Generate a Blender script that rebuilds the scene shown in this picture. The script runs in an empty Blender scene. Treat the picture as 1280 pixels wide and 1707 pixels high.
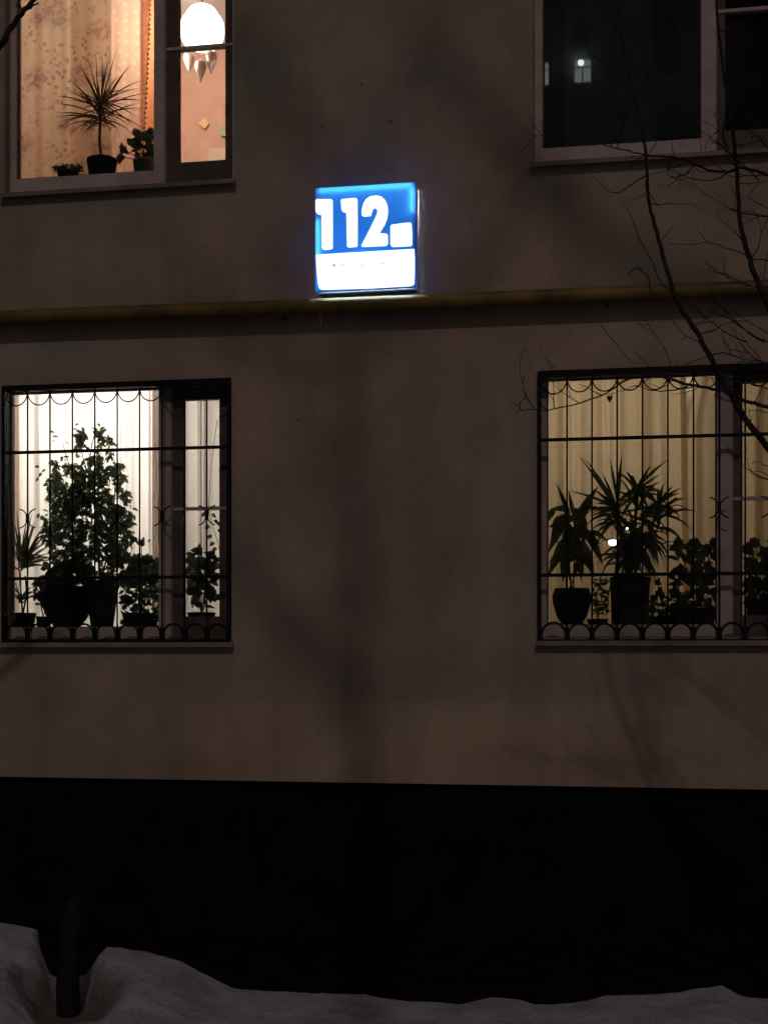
import bpy, bmesh, math, random
from mathutils import Vector, Matrix, noise
R = math.radians
random.seed(7)

# ------------------------------------------------------------------ camera
F = 2400.0                    # focal length in photo pixels (1280 wide)
YAW = R(10.6)
D = 8.13                      # camera to wall
CAM = Vector((D*math.tan(YAW), -D, 1.65))
HZ = 1090.0                   # horizon row
sc = bpy.context.scene
cd = bpy.data.cameras.new('camera'); cam = bpy.data.objects.new('camera', cd)
sc.collection.objects.link(cam); sc.camera = cam
cam.location = CAM; cam.rotation_euler = (R(90), 0, YAW)
cd.sensor_fit = 'HORIZONTAL'; cd.sensor_width = 36.0
cd.lens = F/1280*36; cd.shift_y = (HZ-853.5)/1280
cd.clip_start = 0.05; cd.clip_end = 600
sc.render.resolution_x = 767; sc.render.resolution_y = 1024
sc.render.engine = 'CYCLES'
sc.cycles.max_bounces = 8; sc.cycles.transparent_max_bounces = 12
sc.cycles.sample_clamp_indirect = 4
sc.view_settings.view_transform = 'Standard'; sc.view_settings.look = 'None'
sc.view_settings.exposure = 0; sc.view_settings.gamma = 1

# ------------------------------------------------------------------ light
SUN_EL = R(42); SUN_AZ = R(9)       # lamp light comes from behind and right of the camera
w = bpy.data.worlds.new('World'); sc.world = w; w.use_nodes = True
nt = w.node_tree; bgn = nt.nodes['Background']
sky = nt.nodes.new('ShaderNodeTexSky'); sky.sky_type = 'NISHITA'; sky.sun_disc = False
sky.sun_elevation = SUN_EL; sky.sun_rotation = math.pi - SUN_AZ
mul = nt.nodes.new('ShaderNodeMix'); mul.data_type = 'RGBA'; mul.blend_type = 'MULTIPLY'
mul.inputs[0].default_value = 1.0; mul.inputs[7].default_value = (1.0, 0.76, 0.56, 1)
nt.links.new(sky.outputs[0], mul.inputs[6]); nt.links.new(mul.outputs[2], bgn.inputs[0])
bgn.inputs[1].default_value = 0.0145
sl = bpy.data.lights.new('street_light_sun', 'SUN'); sl.energy = 0.25; sl.angle = R(1.2)
sl.color = (1.0, 0.73, 0.60)
so = bpy.data.objects.new('street_light_sun', sl); sc.collection.objects.link(so)
LDIR = Vector((math.sin(SUN_AZ)*math.cos(SUN_EL), -math.cos(SUN_AZ)*math.cos(SUN_EL), math.sin(SUN_EL)))
so.rotation_euler = LDIR.to_track_quat('Z', 'Y').to_euler()

# ------------------------------------------------------------------ helpers
C = sc.collection
FW = Vector((-math.sin(YAW), math.cos(YAW), 0)); RT = Vector((math.cos(YAW), math.sin(YAW), 0))
def at(px, py, Y=0.0):
    d = FW + RT*((px-640)/F) + Vector((0, 0, -(py-HZ)/F))
    return CAM + d*((Y-CAM.y)/d.y)
def X(px, Y=0.0): return at(px, 0, Y).x
def Z(px, py, Y=0.0): return at(px, py, Y).z

def obj(name, bm, m, parent=None, smooth=False):
    me = bpy.data.meshes.new(name); bm.normal_update(); bm.to_mesh(me); bm.free()
    for mm in (m if isinstance(m, (list, tuple)) else [m]): me.materials.append(mm)
    if smooth:
        for p in me.polygons: p.use_smooth = True
    o = bpy.data.objects.new(name, me); C.objects.link(o)
    if parent:
        o.parent = parent
        if parent.type == 'EMPTY' or parent.parent or parent.location.length:
            o.matrix_parent_inverse = world_of(parent).inverted()
    return o
def world_of(o):
    m = o.matrix_basis.copy()
    if o.parent: m = world_of(o.parent) @ o.matrix_parent_inverse @ m
    return m
def tag(o, label=None, cat=None, group=None, kind=None):
    if label: o['label'] = label
    if cat: o['category'] = cat
    if group: o['group'] = group
    if kind: o['kind'] = kind
    return o
def thing(name, label, cat, loc=(0, 0, 0), group=None):
    o = bpy.data.objects.new(name, None); C.objects.link(o); o.location = loc
    o.empty_display_size = 0.1
    return tag(o, label, cat, group)

def box(bm, x0, x1, y0, y1, z0, z1, bev=0.0):
    v = [bm.verts.new(p) for p in ((x0,y0,z0),(x1,y0,z0),(x1,y1,z0),(x0,y1,z0),(x0,y0,z1),(x1,y0,z1),(x1,y1,z1),(x0,y1,z1))]
    f = [bm.faces.new([v[i] for i in q]) for q in ((0,3,2,1),(4,5,6,7),(0,1,5,4),(1,2,6,5),(2,3,7,6),(3,0,4,7))]
    if bev:
        es = list({e for ff in f for e in ff.edges})
        bmesh.ops.bevel(bm, geom=es, offset=bev, segments=2, affect='EDGES', profile=0.5)
def tube(bm, pts, rad, n=6, cap=True):
    pts = [Vector(p) for p in pts]
    if not isinstance(rad, (list, tuple)): rad = [rad]*len(pts)
    rings = []; up = Vector((0.13, 1, 0.21)).normalized()
    for i, p in enumerate(pts):
        a = pts[max(0, i-1)]; b = pts[min(len(pts)-1, i+1)]
        t = (b-a); t = t.normalized() if t.length > 1e-9 else Vector((0, 0, 1))
        s = t.cross(up)
        if s.length < 1e-3: s = t.cross(Vector((1, 0, 0)))
        s.normalize(); q = s.cross(t)
        rings.append([bm.verts.new(p + (s*math.cos(2*math.pi*k/n) + q*math.sin(2*math.pi*k/n))*rad[i]) for k in range(n)])
    for r0, r1 in zip(rings, rings[1:]):
        for k in range(n): bm.faces.new((r0[k], r0[(k+1) % n], r1[(k+1) % n], r1[k]))
    if cap:
        bm.faces.new(rings[0][::-1]); bm.faces.new(rings[-1])
def lathe(bm, cx, cy, prof, n=28):
    rings = [[bm.verts.new((cx+r*math.cos(2*math.pi*k/n), cy+r*math.sin(2*math.pi*k/n), z)) for k in range(n)] for r, z in prof]
    for r0, r1 in zip(rings, rings[1:]):
        for k in range(n): bm.faces.new((r0[k], r0[(k+1) % n], r1[(k+1) % n], r1[k]))
    bm.faces.new(rings[0][::-1]); bm.faces.new(rings[-1])
def smooth_path(pts, sub=4):
    out = []
    P = [Vector(p) for p in pts]
    for i in range(len(P)-1):
        p0 = P[max(0, i-1)]; p1 = P[i]; p2 = P[i+1]; p3 = P[min(len(P)-1, i+2)]
        for k in range(sub):
            t = k/sub
            out.append(0.5*((2*p1)+(p2-p0)*t+(2*p0-5*p1+4*p2-p3)*t*t+(3*p1-p0-3*p2+p3)*t**3))
    out.append(P[-1]); return out
def prism(bm, poly, y0, y1):           # poly of (x,z), front at y0
    a = [bm.verts.new((x, y0, z)) for x, z in poly]; b = [bm.verts.new((x, y1, z)) for x, z in poly]
    n = len(a)
    fa = bm.faces.new(a); fb = bm.faces.new(b[::-1]); fa.normal_update(); fb.normal_update()
    for i in range(n): bm.faces.new((a[i], b[i], b[(i+1) % n], a[(i+1) % n]))
    bmesh.ops.triangulate(bm, faces=[fa, fb])

# ------------------------------------------------------------------ materials
def mat(name, col, rough=0.8, spec=0.3, metal=0.0):
    m = bpy.data.materials.new(name); m.use_nodes = True
    b = m.node_tree.nodes['Principled BSDF']
    b.inputs['Base Color'].default_value = (*col, 1); b.inputs['Roughness'].default_value = rough
    b.inputs['Specular IOR Level'].default_value = spec; b.inputs['Metallic'].default_value = metal
    return m
def N(m, t, **kw):
    n = m.node_tree.nodes.new(t)
    for k, v in kw.items(): setattr(n, k, v)
    return n
def L(m, a, b): m.node_tree.links.new(a, b)
def coords(m, scale=(1, 1, 1)):
    tc = N(m, 'ShaderNodeTexCoord'); mp = N(m, 'ShaderNodeMapping'); mp.inputs['Scale'].default_value = scale
    L(m, tc.outputs['Object'], mp.inputs[0]); return mp.outputs[0]
def nz(m, vec, scale, detail=5, rough=0.6):
    n = N(m, 'ShaderNodeTexNoise'); n.inputs['Scale'].default_value = scale
    n.inputs['Detail'].default_value = detail; n.inputs['Roughness'].default_value = rough
    L(m, vec, n.inputs['Vector']); return n.outputs[0]
def ramp(m, fac, stops):
    r = N(m, 'ShaderNodeValToRGB'); e = r.color_ramp.elements
    while len(e) < len(stops): e.new(0.5)
    for i, (p, c) in enumerate(stops):
        e[i].position = p; e[i].color = (*c, 1) if isinstance(c, tuple) else (c, c, c, 1)
    L(m, fac, r.inputs[0]); return r.outputs[0]
def mixc(m, fac, a, b, mode='MIX'):
    x = N(m, 'ShaderNodeMix', data_type='RGBA', blend_type=mode)
    for s, v in ((0, fac), (6, a), (7, b)):
        if hasattr(v, 'is_linked') or hasattr(v, 'links'): L(m, v, x.inputs[s])
        elif isinstance(v, tuple): x.inputs[s].default_value = (*v, 1)
        else: x.inputs[s].default_value = v
    return x.outputs[2]
def bump(m, h, strength, dist=0.01):
    b = N(m, 'ShaderNodeBump'); b.inputs['Strength'].default_value = strength; b.inputs['Distance'].default_value = dist
    L(m, h, b.inputs['Height']); L(m, b.outputs[0], m.node_tree.nodes['Principled BSDF'].inputs['Normal'])
def base(m, c): L(m, c, m.node_tree.nodes['Principled BSDF'].inputs['Base Color'])
def mottled(name, c0, c1, scale=6, rough=0.8, spec=0.3, bs=0.3, bscale=60, metal=0.0):
    m = mat(name, c0, rough, spec, metal); v = coords(m)
    base(m, ramp(m, nz(m, v, scale), [(0.35, c0), (0.65, c1)])); bump(m, nz(m, v, bscale), bs, 0.004); return m
def emis(name, col, s):
    m = bpy.data.materials.new(name); m.use_nodes = True; n = m.node_tree; n.nodes.clear()
    e = n.nodes.new('ShaderNodeEmission'); o = n.nodes.new('ShaderNodeOutputMaterial')
    e.inputs[0].default_value = (*col, 1); e.inputs[1].default_value = s; n.links.new(e.outputs[0], o.inputs[0]); return m
def cloth(name, col, trans=0.55, holes=0.0, patt=None, tcol=None):
    m = bpy.data.materials.new(name); m.use_nodes = True; n = m.node_tree; n.nodes.clear()
    o = n.nodes.new('ShaderNodeOutputMaterial'); d = n.nodes.new('ShaderNodeBsdfDiffuse'); t = n.nodes.new('ShaderNodeBsdfTranslucent')
    mx = n.nodes.new('ShaderNodeMixShader'); mx.inputs[0].default_value = trans
    n.links.new(d.outputs[0], mx.inputs[1]); n.links.new(t.outputs[0], mx.inputs[2])
    if patt: c = patt(m); n.links.new(c, d.inputs[0]); n.links.new(c, t.inputs[0])
    else: d.inputs[0].default_value = (*col, 1); t.inputs[0].default_value = (*(tcol or col), 1)
    out = mx.outputs[0]
    if holes:
        tr = n.nodes.new('ShaderNodeBsdfTransparent'); m2 = n.nodes.new('ShaderNodeMixShader'); m2.inputs[0].default_value = holes
        n.links.new(out, m2.inputs[1]); n.links.new(tr.outputs[0], m2.inputs[2]); out = m2.outputs[0]
    n.links.new(out, o.inputs[0]); return m
def leafmat(name, c0, c1, trans=0.25):
    m = bpy.data.materials.new(name); m.use_nodes = True; n = m.node_tree; b = n.nodes['Principled BSDF']
    b.inputs['Roughness'].default_value = 0.45
    v = coords(m); c = ramp(m, nz(m, v, 14, 2), [(0.35, c0), (0.65, c1)]); L(m, c, b.inputs['Base Color'])
    t = n.nodes.new('ShaderNodeBsdfTranslucent'); L(m, c, t.inputs[0])
    mx = n.nodes.new('ShaderNodeMixShader'); mx.inputs[0].default_value = trans
    L(m, b.outputs[0], mx.inputs[1]); L(m, t.outputs[0], mx.inputs[2]); L(m, mx.outputs[0], n.nodes['Material Output'].inputs[0]); return m
def glassmat(name, f=0.0, dirt=0.04):
    m = bpy.data.materials.new(name); m.use_nodes = True; n = m.node_tree; n.nodes.clear()
    o = n.nodes.new('ShaderNodeOutputMaterial'); tr = n.nodes.new('ShaderNodeBsdfTransparent'); tr.inputs[0].default_value = (0.93, 0.95, 0.94, 1)
    g = n.nodes.new('ShaderNodeBsdfGlossy'); g.inputs['Roughness'].default_value = 0.0
    fr = n.nodes.new('ShaderNodeFresnel'); fr.inputs[0].default_value = 1.52
    mx = n.nodes.new('ShaderNodeMixShader')
    n.links.new(fr.outputs[0], mx.inputs[0]); n.links.new(tr.outputs[0], mx.inputs[1]); n.links.new(g.outputs[0], mx.inputs[2])
    df = n.nodes.new('ShaderNodeBsdfDiffuse'); df.inputs[0].default_value = (0.5, 0.48, 0.45, 1)
    m2 = n.nodes.new('ShaderNodeMixShader'); v = coords(m)
    k = ramp(m, nz(m, v, 3, 6), [(0.35, 0.0), (0.75, dirt)]); n.links.new(k, m2.inputs[0])
    n.links.new(mx.outputs[0], m2.inputs[1]); n.links.new(df.outputs[0], m2.inputs[2])
    n.links.new(m2.outputs[0], o.inputs[0]); return m

# stucco wall: large soft blotches, streaks of painted trunk shade, lighter rectangle, fine grain
def wall_mat():
    m = mat('stucco', (0.4, 0.35, 0.3), 0.95, 0.1); v = coords(m)
    big = nz(m, v, 0.55, 4, 0.55); midn = nz(m, v, 2.1, 6, 0.6)
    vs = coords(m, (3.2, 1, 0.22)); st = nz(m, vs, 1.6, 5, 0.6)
    c = ramp(m, big, [(0.33, (0.36, 0.33, 0.30)), (0.5, (0.42, 0.37, 0.33)), (0.68, (0.46, 0.38, 0.32))])
    c = mixc(m, 1.0, c, ramp(m, midn, [(0.3, 0.78), (0.62, 1.06)]), 'MULTIPLY')
    c = mixc(m, 1.0, c, ramp(m, st, [(0.36, 0.92), (0.55, 1.0)]), 'MULTIPLY')  # faint vertical streaks: a trunk's shadow painted into the colour
    c = mixc(m, 1.0, c, ramp(m, nz(m, coords(m, (1.0, 1, 0.8)), 0.9, 7, 0.5), [(0.36, 0.87), (0.60, 1.06)]), 'MULTIPLY')
    c = mixc(m, 1.0, c, ramp(m, nz(m, v, 0.45, 2, 0.5), [(0.4, (1.06, 0.98, 0.95)), (0.6, (0.94, 1.0, 1.0))]), 'MULTIPLY')
    # lighter, warmer rectangle low on the wall between the windows
    tc = N(m, 'ShaderNodeTexCoord'); sp = N(m, 'ShaderNodeSeparateXYZ'); L(m, tc.outputs['Object'], sp.inputs[0])
    def rng(sock, a, b, soft):
        r = N(m, 'ShaderNodeMapRange', interpolation_type='SMOOTHSTEP'); r.inputs['From Min'].default_value = a; r.inputs['From Max'].default_value = a+soft
        L(m, sock, r.inputs[0]); r2 = N(m, 'ShaderNodeMapRange', interpolation_type='SMOOTHSTEP'); r2.inputs['From Min'].default_value = b-soft; r2.inputs['From Max'].default_value = b
        r2.inputs['To Min'].default_value = 1; r2.inputs['To Max'].default_value = 0; L(m, sock, r2.inputs[0])
        q = N(m, 'ShaderNodeMath', operation='MULTIPLY'); L(m, r.outputs[0], q.inputs[0]); L(m, r2.outputs[0], q.inputs[1]); return q.outputs[0]
    q = N(m, 'ShaderNodeMath', operation='MULTIPLY')
    L(m, rng(sp.outputs[0], X(303), X(1085), 0.03), q.inputs[0]); L(m, rng(sp.outputs[2], 0.5, Z(600, 1162), 0.05), q.inputs[1])
    q2 = N(m, 'ShaderNodeMath', operation='MULTIPLY'); L(m, q.outputs[0], q2.inputs[0]); q2.inputs[1].default_value = 0.6
    c = mixc(m, q2.outputs[0], c, mixc(m, 1.0, c, (1.22, 1.12, 1.0), 'MULTIPLY'))
    # speckle of grit
    c = mixc(m, 1.0, c, ramp(m, nz(m, v, 130, 3, 0.7), [(0.3, 0.74), (0.7, 1.18)]), 'MULTIPLY')
    base(m, c)
    g = N(m, 'ShaderNodeMath', operation='ADD'); L(m, nz(m, v, 90, 4), g.inputs[0]); L(m, nz(m, v, 7, 4), g.inputs[1])
    bump(m, g.outputs[0], 0.35, 0.008); return m
M = {}
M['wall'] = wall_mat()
M['plinth'] = mottled('plinth_paint', (0.003, 0.005, 0.0055), (0.008, 0.011, 0.011), 3, 0.8, 0.04, 0.4, 40)
M['ground'] = mottled('wet_earth', (0.004, 0.004, 0.004), (0.010, 0.009, 0.008), 5, 0.9, 0.05, 0.6, 30)
def snow_mat():
    m = mat('old_snow', (0.4, 0.4, 0.4), 0.8, 0.2); v = coords(m)
    c = ramp(m, nz(m, v, 3.0, 6, 0.6), [(0.35, (0.32, 0.31, 0.36)), (0.5, (0.43, 0.43, 0.51)), (0.68, (0.56, 0.56, 0.67))])
    c = mixc(m, 1.0, c, ramp(m, nz(m, v, 45, 4, 0.7), [(0.33, 0.7), (0.6, 1.05)]), 'MULTIPLY')
    tc = N(m, 'ShaderNodeTexCoord'); sb = N(m, 'ShaderNodeVectorMath', operation='DISTANCE'); L(m, tc.outputs['Object'], sb.inputs[0]); sb.inputs[1].default_value = (X(114, -1.95)+.01, -1.97, 0.05)
    ad = N(m, 'ShaderNodeMath', operation='MULTIPLY_ADD'); L(m, nz(m, v, 9, 4), ad.inputs[0]); ad.inputs[1].default_value = 0.22; L(m, sb.outputs['Value'], ad.inputs[2])
    c = mixc(m, ramp(m, ad.outputs[0], [(0.27, 0.85), (0.45, 0.0)]), c, (0.09, 0.075, 0.065))
    base(m, c); bump(m, nz(m, v, 34, 5, 0.6), 0.45, 0.015); return m
M['snow'] = snow_mat()
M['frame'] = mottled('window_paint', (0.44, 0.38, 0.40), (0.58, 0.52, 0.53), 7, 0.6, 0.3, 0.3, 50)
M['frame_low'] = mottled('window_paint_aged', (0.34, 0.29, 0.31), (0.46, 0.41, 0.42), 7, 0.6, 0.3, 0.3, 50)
M['sash'] = mottled('sash_shade_tone', (0.07, 0.06, 0.06), (0.12, 0.10, 0.10), 7, 0.6, 0.3, 0.3, 50)  # darker than the frame: shade of the recess put into the colour
M['sill'] = mottled('sill_metal', (0.16, 0.14, 0.14), (0.28, 0.24, 0.22), 9, 0.6, 0.3, 0.3, 60)
M['insill'] = mottled('inner_sill', (0.10, 0.09, 0.085), (0.15, 0.13, 0.12), 4, 0.5, 0.3)
M['glass'] = glassmat('window_glass')
M['iron'] = mottled('black_iron', (0.006, 0.006, 0.009), (0.012, 0.011, 0.013), 20, 0.6, 0.15, 0.4, 90)
M['room_white'] = mat('room_plaster', (0.75, 0.72, 0.68)); M['room_tan'] = mat('room_wallpaper', (0.6, 0.5, 0.36))
M['room_pink'] = mottled('pink_wallpaper', (0.62, 0.38, 0.31), (0.68, 0.43, 0.35), 9, 0.9, 0.1)
M['room_dark'] = mat('dark_room', (0.12, 0.11, 0.12))
M['bark'] = mottled('bark', (0.022, 0.020, 0.025), (0.050, 0.045, 0.050), 25, 0.95, 0.05, 0.7, 70)
M['bark_post'] = mottled('old_wood', (0.014, 0.013, 0.014), (0.026, 0.024, 0.025), 18, 0.95, 0.05, 0.8, 60)
M['soil'] = mat('soil', (0.02, 0.014, 0.01), 1.0)

# ------------------------------------------------------------------ setting
bm = bmesh.new(); box(bm, -60, 60, -160, 12, -0.4, 0.0)
tag(obj('ground', bm, M['ground']), kind='structure')

# snow bank
POSTY = -1.95; POSTX = X(114, POSTY)
crest_px = [(-400, 1545), (-100, 1538), (0, 1540), (40, 1546), (70, 1553), (100, 1560), (130, 1572), (165, 1580), (200, 1581), (250, 1589), (300, 1604), (350, 1630), (390, 1650),
            (450, 1655), (520, 1656), (600, 1660), (680, 1671), (740, 1673), (770, 1675), (820, 1664), (870, 1669), (890, 1677), (950, 1674),
            (1010, 1662), (1060, 1660), (1130, 1657), (1170, 1647), (1205, 1644), (1235, 1660), (1280, 1667), (1400, 1660), (1700, 1640)]
YC = -1.47
crest = [(X(px, YC), Z(px, py, YC)) for px, py in crest_px]
def crest_z(x):
    if x <= crest[0][0]: return crest[0][1]
    for (xa, za), (xb, zb) in zip(crest, crest[1:]):
        if x <= xb: return za + (zb-za)*(x-xa)/(xb-xa)
    return crest[-1][1]
def sstep(a, b, t):
    t = min(1, max(0, (t-a)/(b-a))); return t*t*(3-2*t)
def snow_h(x, y):
    n1 = noise.fractal(Vector((x*2.2, y*2.2, 3.1)), 1.0, 2.0, 5)
    n2 = noise.fractal(Vector((x*9, y*9, 1.7)), 1.0, 2.0, 4)
    cz = crest_z(x)
    far = 0.13 + 0.05*n1
    k = sstep(-1.55, -2.3, y)
    h = cz*(1-k) + min(cz*0.85+0.02, far+0.1)*k + 0.011*n2*(0.35+k) + 0.02*n1*k
    e = sstep(-1.36 + 0.03*n2, -1.46 + 0.015*n2, y)
    h = h*e - 0.06*(1-e)
    rx, ry = x-POSTX, y-POSTY; sa = rx*UX+ry*UY; dx = abs(rx*UY-ry*UX + 0.018*n2 + 0.01)
    k0 = sstep(-0.30, -0.05, sa)
    pm = sstep(0.128-0.03*k0, 0.168+0.13*k0, dx)
    pm = max(pm, sstep(0.5, 1.0, sa))
    if sa < -0.05: fr = -0.06 + 0.19*sstep(-0.33, -0.24, sa+0.9*max(0, dx-0.03)) + 0.10*sstep(0.07, 0.16, dx) - 0.12*sstep(-0.24, -0.05, sa)
    else: fr = 0.008 + 0.05*sstep(0.1, 0.5, sa)
    fr += 0.012*n2
    return h*pm + min(h, fr)*(1-pm)
_l = math.hypot(CAM.x-POSTX, CAM.y-POSTY); UX, UY = (CAM.x-POSTX)/_l, (CAM.y-POSTY)/_l
ys = [-1.28-0.02*i for i in range(70)] + [-2.7-0.15*i for i in range(1, 24)] + [-7-1.5*i for i in range(0, 14)]
x0s, x1s = -6.0, 7.0; xs = [x0s + (x1s-x0s)*i/560 for i in range(561)]
bm = bmesh.new(); g = [[bm.verts.new((x, y, snow_h(x, y))) for x in xs] for y in ys]
for a, b in zip(g, g[1:]):
    for i in range(len(xs)-1): bm.faces.new((a[i], b[i], b[i+1], a[i+1]))
tag(obj('snow', bm, M['snow'], smooth=True), kind='structure')

# ------------------------------------------------------------------ building
bld = thing('apartment_building', 'dim stuccoed apartment block with black plinth and four windows', 'building', (0, 0, 0))
PT = Z(640, 1306)                                  # plinth top
YG = 0.12
W_ = X(385)-X(5)
GZ = lambda px, py: Z(px, py, YG)
# opening x0,x1,z0,z1 ; glass rectangles in metres at YG
def spec(x0, x1, z0, z1, ga, gb, mx, cross):
    return dict(x0=x0, x1=x1, z0=z0, z1=z1, ga=ga, gb=gb, mx=mx, cross=cross)
gx = lambda px: X(px, YG)
LL = spec(X(7), X(386), Z(200, 1071), Z(200, 641), (gx(22), gx(270), GZ(146, 1046), GZ(146, 653)), (gx(308), gx(368), GZ(338, 1028), GZ(338, 667)), (gx(270), gx(290)), GZ(338, 848))
ox = X(899)
LR = spec(ox, ox+W_, Z(1060, 1068), Z(1060, 612), (gx(912), gx(1194), GZ(1050, 1042), GZ(1050, 630)), (gx(1237), gx(1308), GZ(1260, 1026), GZ(1260, 638)), (gx(1200), gx(1219)), GZ(1260, 831))
UL = spec(X(8), X(390), Z(200, 312), Z(200, 312)+1.62, (gx(33), gx(262), GZ(146, 295), GZ(146, 295)+1.48), (gx(300), gx(378), GZ(338, 271), GZ(338, 271)+1.32), (gx(262), gx(279)), GZ(338, 80))
ox = X(889)
UR = spec(ox, ox+W_+0.02, Z(1000, 266), Z(1000, 266)+1.62, (gx(905), gx(1168), GZ(1040, 243), GZ(1040, 243)+1.48), (gx(1208), gx(1292), GZ(1244, 219), GZ(1244, 219)+1.32), (gx(1168), gx(1192)), GZ(1244, 18))
WINS = [LL, LR, UL, UR]

bm = bmesh.new()
xb = sorted({-7.5, 8.5, *[v for q in WINS for v in (q['x0'], q['x1'])]})
zb = sorted({PT, 8.2, *[v for q in WINS for v in (q['z0'], q['z1'])]})
def inwin(x, z): return any(q['x0'] < x < q['x1'] and q['z0'] < z < q['z1'] for q in WINS)
WT = 0.35
vc = {}
def V(x, y, z):
    k = (round(x, 5), round(y, 5), round(z, 5))
    if k not in vc: vc[k] = bm.verts.new((x, y, z))
    return vc[k]
for i in range(len(xb)-1):
    for j in range(len(zb)-1):
        xa, xc, za, zc = xb[i], xb[i+1], zb[j], zb[j+1]
        if inwin((xa+xc)/2, (za+zc)/2): continue
        bm.faces.new((V(xa, 0, za), V(xc, 0, za), V(xc, 0, zc), V(xa, 0, zc)))
# inner face with the wider inner openings (the frames sit behind an outer rebate)
EX, EZ, YR = 0.17, 0.10, 0.149
BW = [(q['x0']-EX, q['x1']+EX, q['z0'], q['z1']+EZ) for q in WINS]
xb2 = sorted({-7.5, 8.5, *[v for q in BW for v in q[:2]]}); zb2 = sorted({PT, 8.2, *[v for q in BW for v in q[2:]]})
for i in range(len(xb2)-1):
    for j in range(len(zb2)-1):
        xa, xc, za, zc = xb2[i], xb2[i+1], zb2[j], zb2[j+1]; mx_, mz_ = (xa+xc)/2, (za+zc)/2
        if any(q[0] < mx_ < q[1] and q[2] < mz_ < q[3] for q in BW): continue
        bm.faces.new((V(xa, WT, za), V(xa, WT, zc), V(xc, WT, zc), V(xc, WT, za)))
def qf(*p): bm.faces.new([bm.verts.new(k) for k in p])
for q, (A_, B_, C_, D_) in zip(WINS, BW):
    a, b, c, d = q['x0'], q['x1'], q['z0'], q['z1']
    qf((a,0,c),(a,0,d),(a,YR,d),(a,YR,c)); qf((b,0,c),(b,YR,c),(b,YR,d),(b,0,d)); qf((a,0,d),(b,0,d),(b,YR,d),(a,YR,d)); qf((a,0,c),(a,YR,c),(b,YR,c),(b,0,c))
    qf((A_,YR,C_),(a,YR,c),(a,YR,d),(A_,YR,D_)); qf((b,YR,c),(B_,YR,C_),(B_,YR,D_),(b,YR,d)); qf((A_,YR,D_),(a,YR,d),(b,YR,d),(B_,YR,D_))
    qf((A_,YR,C_),(A_,YR,D_),(A_,WT,D_),(A_,WT,C_)); qf((B_,YR,C_),(B_,WT,C_),(B_,WT,D_),(B_,YR,D_)); qf((A_,YR,D_),(B_,YR,D_),(B_,WT,D_),(A_,WT,D_)); qf((A_,YR,C_),(A_,WT,C_),(B_,WT,C_),(B_,YR,C_))
f = [bm.verts.new(p) for p in ((-7.5, 0, PT), (8.5, 0, PT), (8.5, WT, PT), (-7.5, WT, PT))]; bm.faces.new(f)
# end and roof closing
box(bm, -7.5, 8.5, 6.0, 6.2, PT, 8.2); box(bm, -7.7, -7.502, 0.002, 6.2, PT, 8.2); box(bm, 8.502, 8.7, 0.002, 6.2, PT, 8.2); box(bm, -7.7, 8.7, 0.002, 6.2, 8.202, 8.4)
bmesh.ops.recalc_face_normals(bm, faces=bm.faces)
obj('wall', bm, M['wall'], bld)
bm = bmesh.new(); box(bm, -7.48, 8.48, 0.035, 6.0, -0.2, PT-0.002)
obj('plinth', bm, M['plinth'], bld)
# screw holes left in the stucco
HM = mat('hole', (0.02, 0.018, 0.018))
for px, py, r in ((537, 210, .007), (651, 202, .008), (603, 140, .006), (497, 700, .004), (861, 420, .004)):
    bm = bmesh.new(); p = at(px, py, -0.002)
    vs = [bm.verts.new((p.x+r*math.cos(a)*random.uniform(.7, 1.2), -0.002, p.z+r*math.sin(a)*random.uniform(.8, 1.3))) for a in [2*math.pi*k/9 for k in range(9)]]
    vb = [bm.verts.new((v.co.x, 0.01, v.co.z)) for v in vs]
    bm.faces.new(vs)
    for k in range(9): bm.faces.new((vs[k], vb[k], vb[(k+1) % 9], vs[(k+1) % 9]))
    obj('drill_hole', bm, HM, bld)

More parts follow.
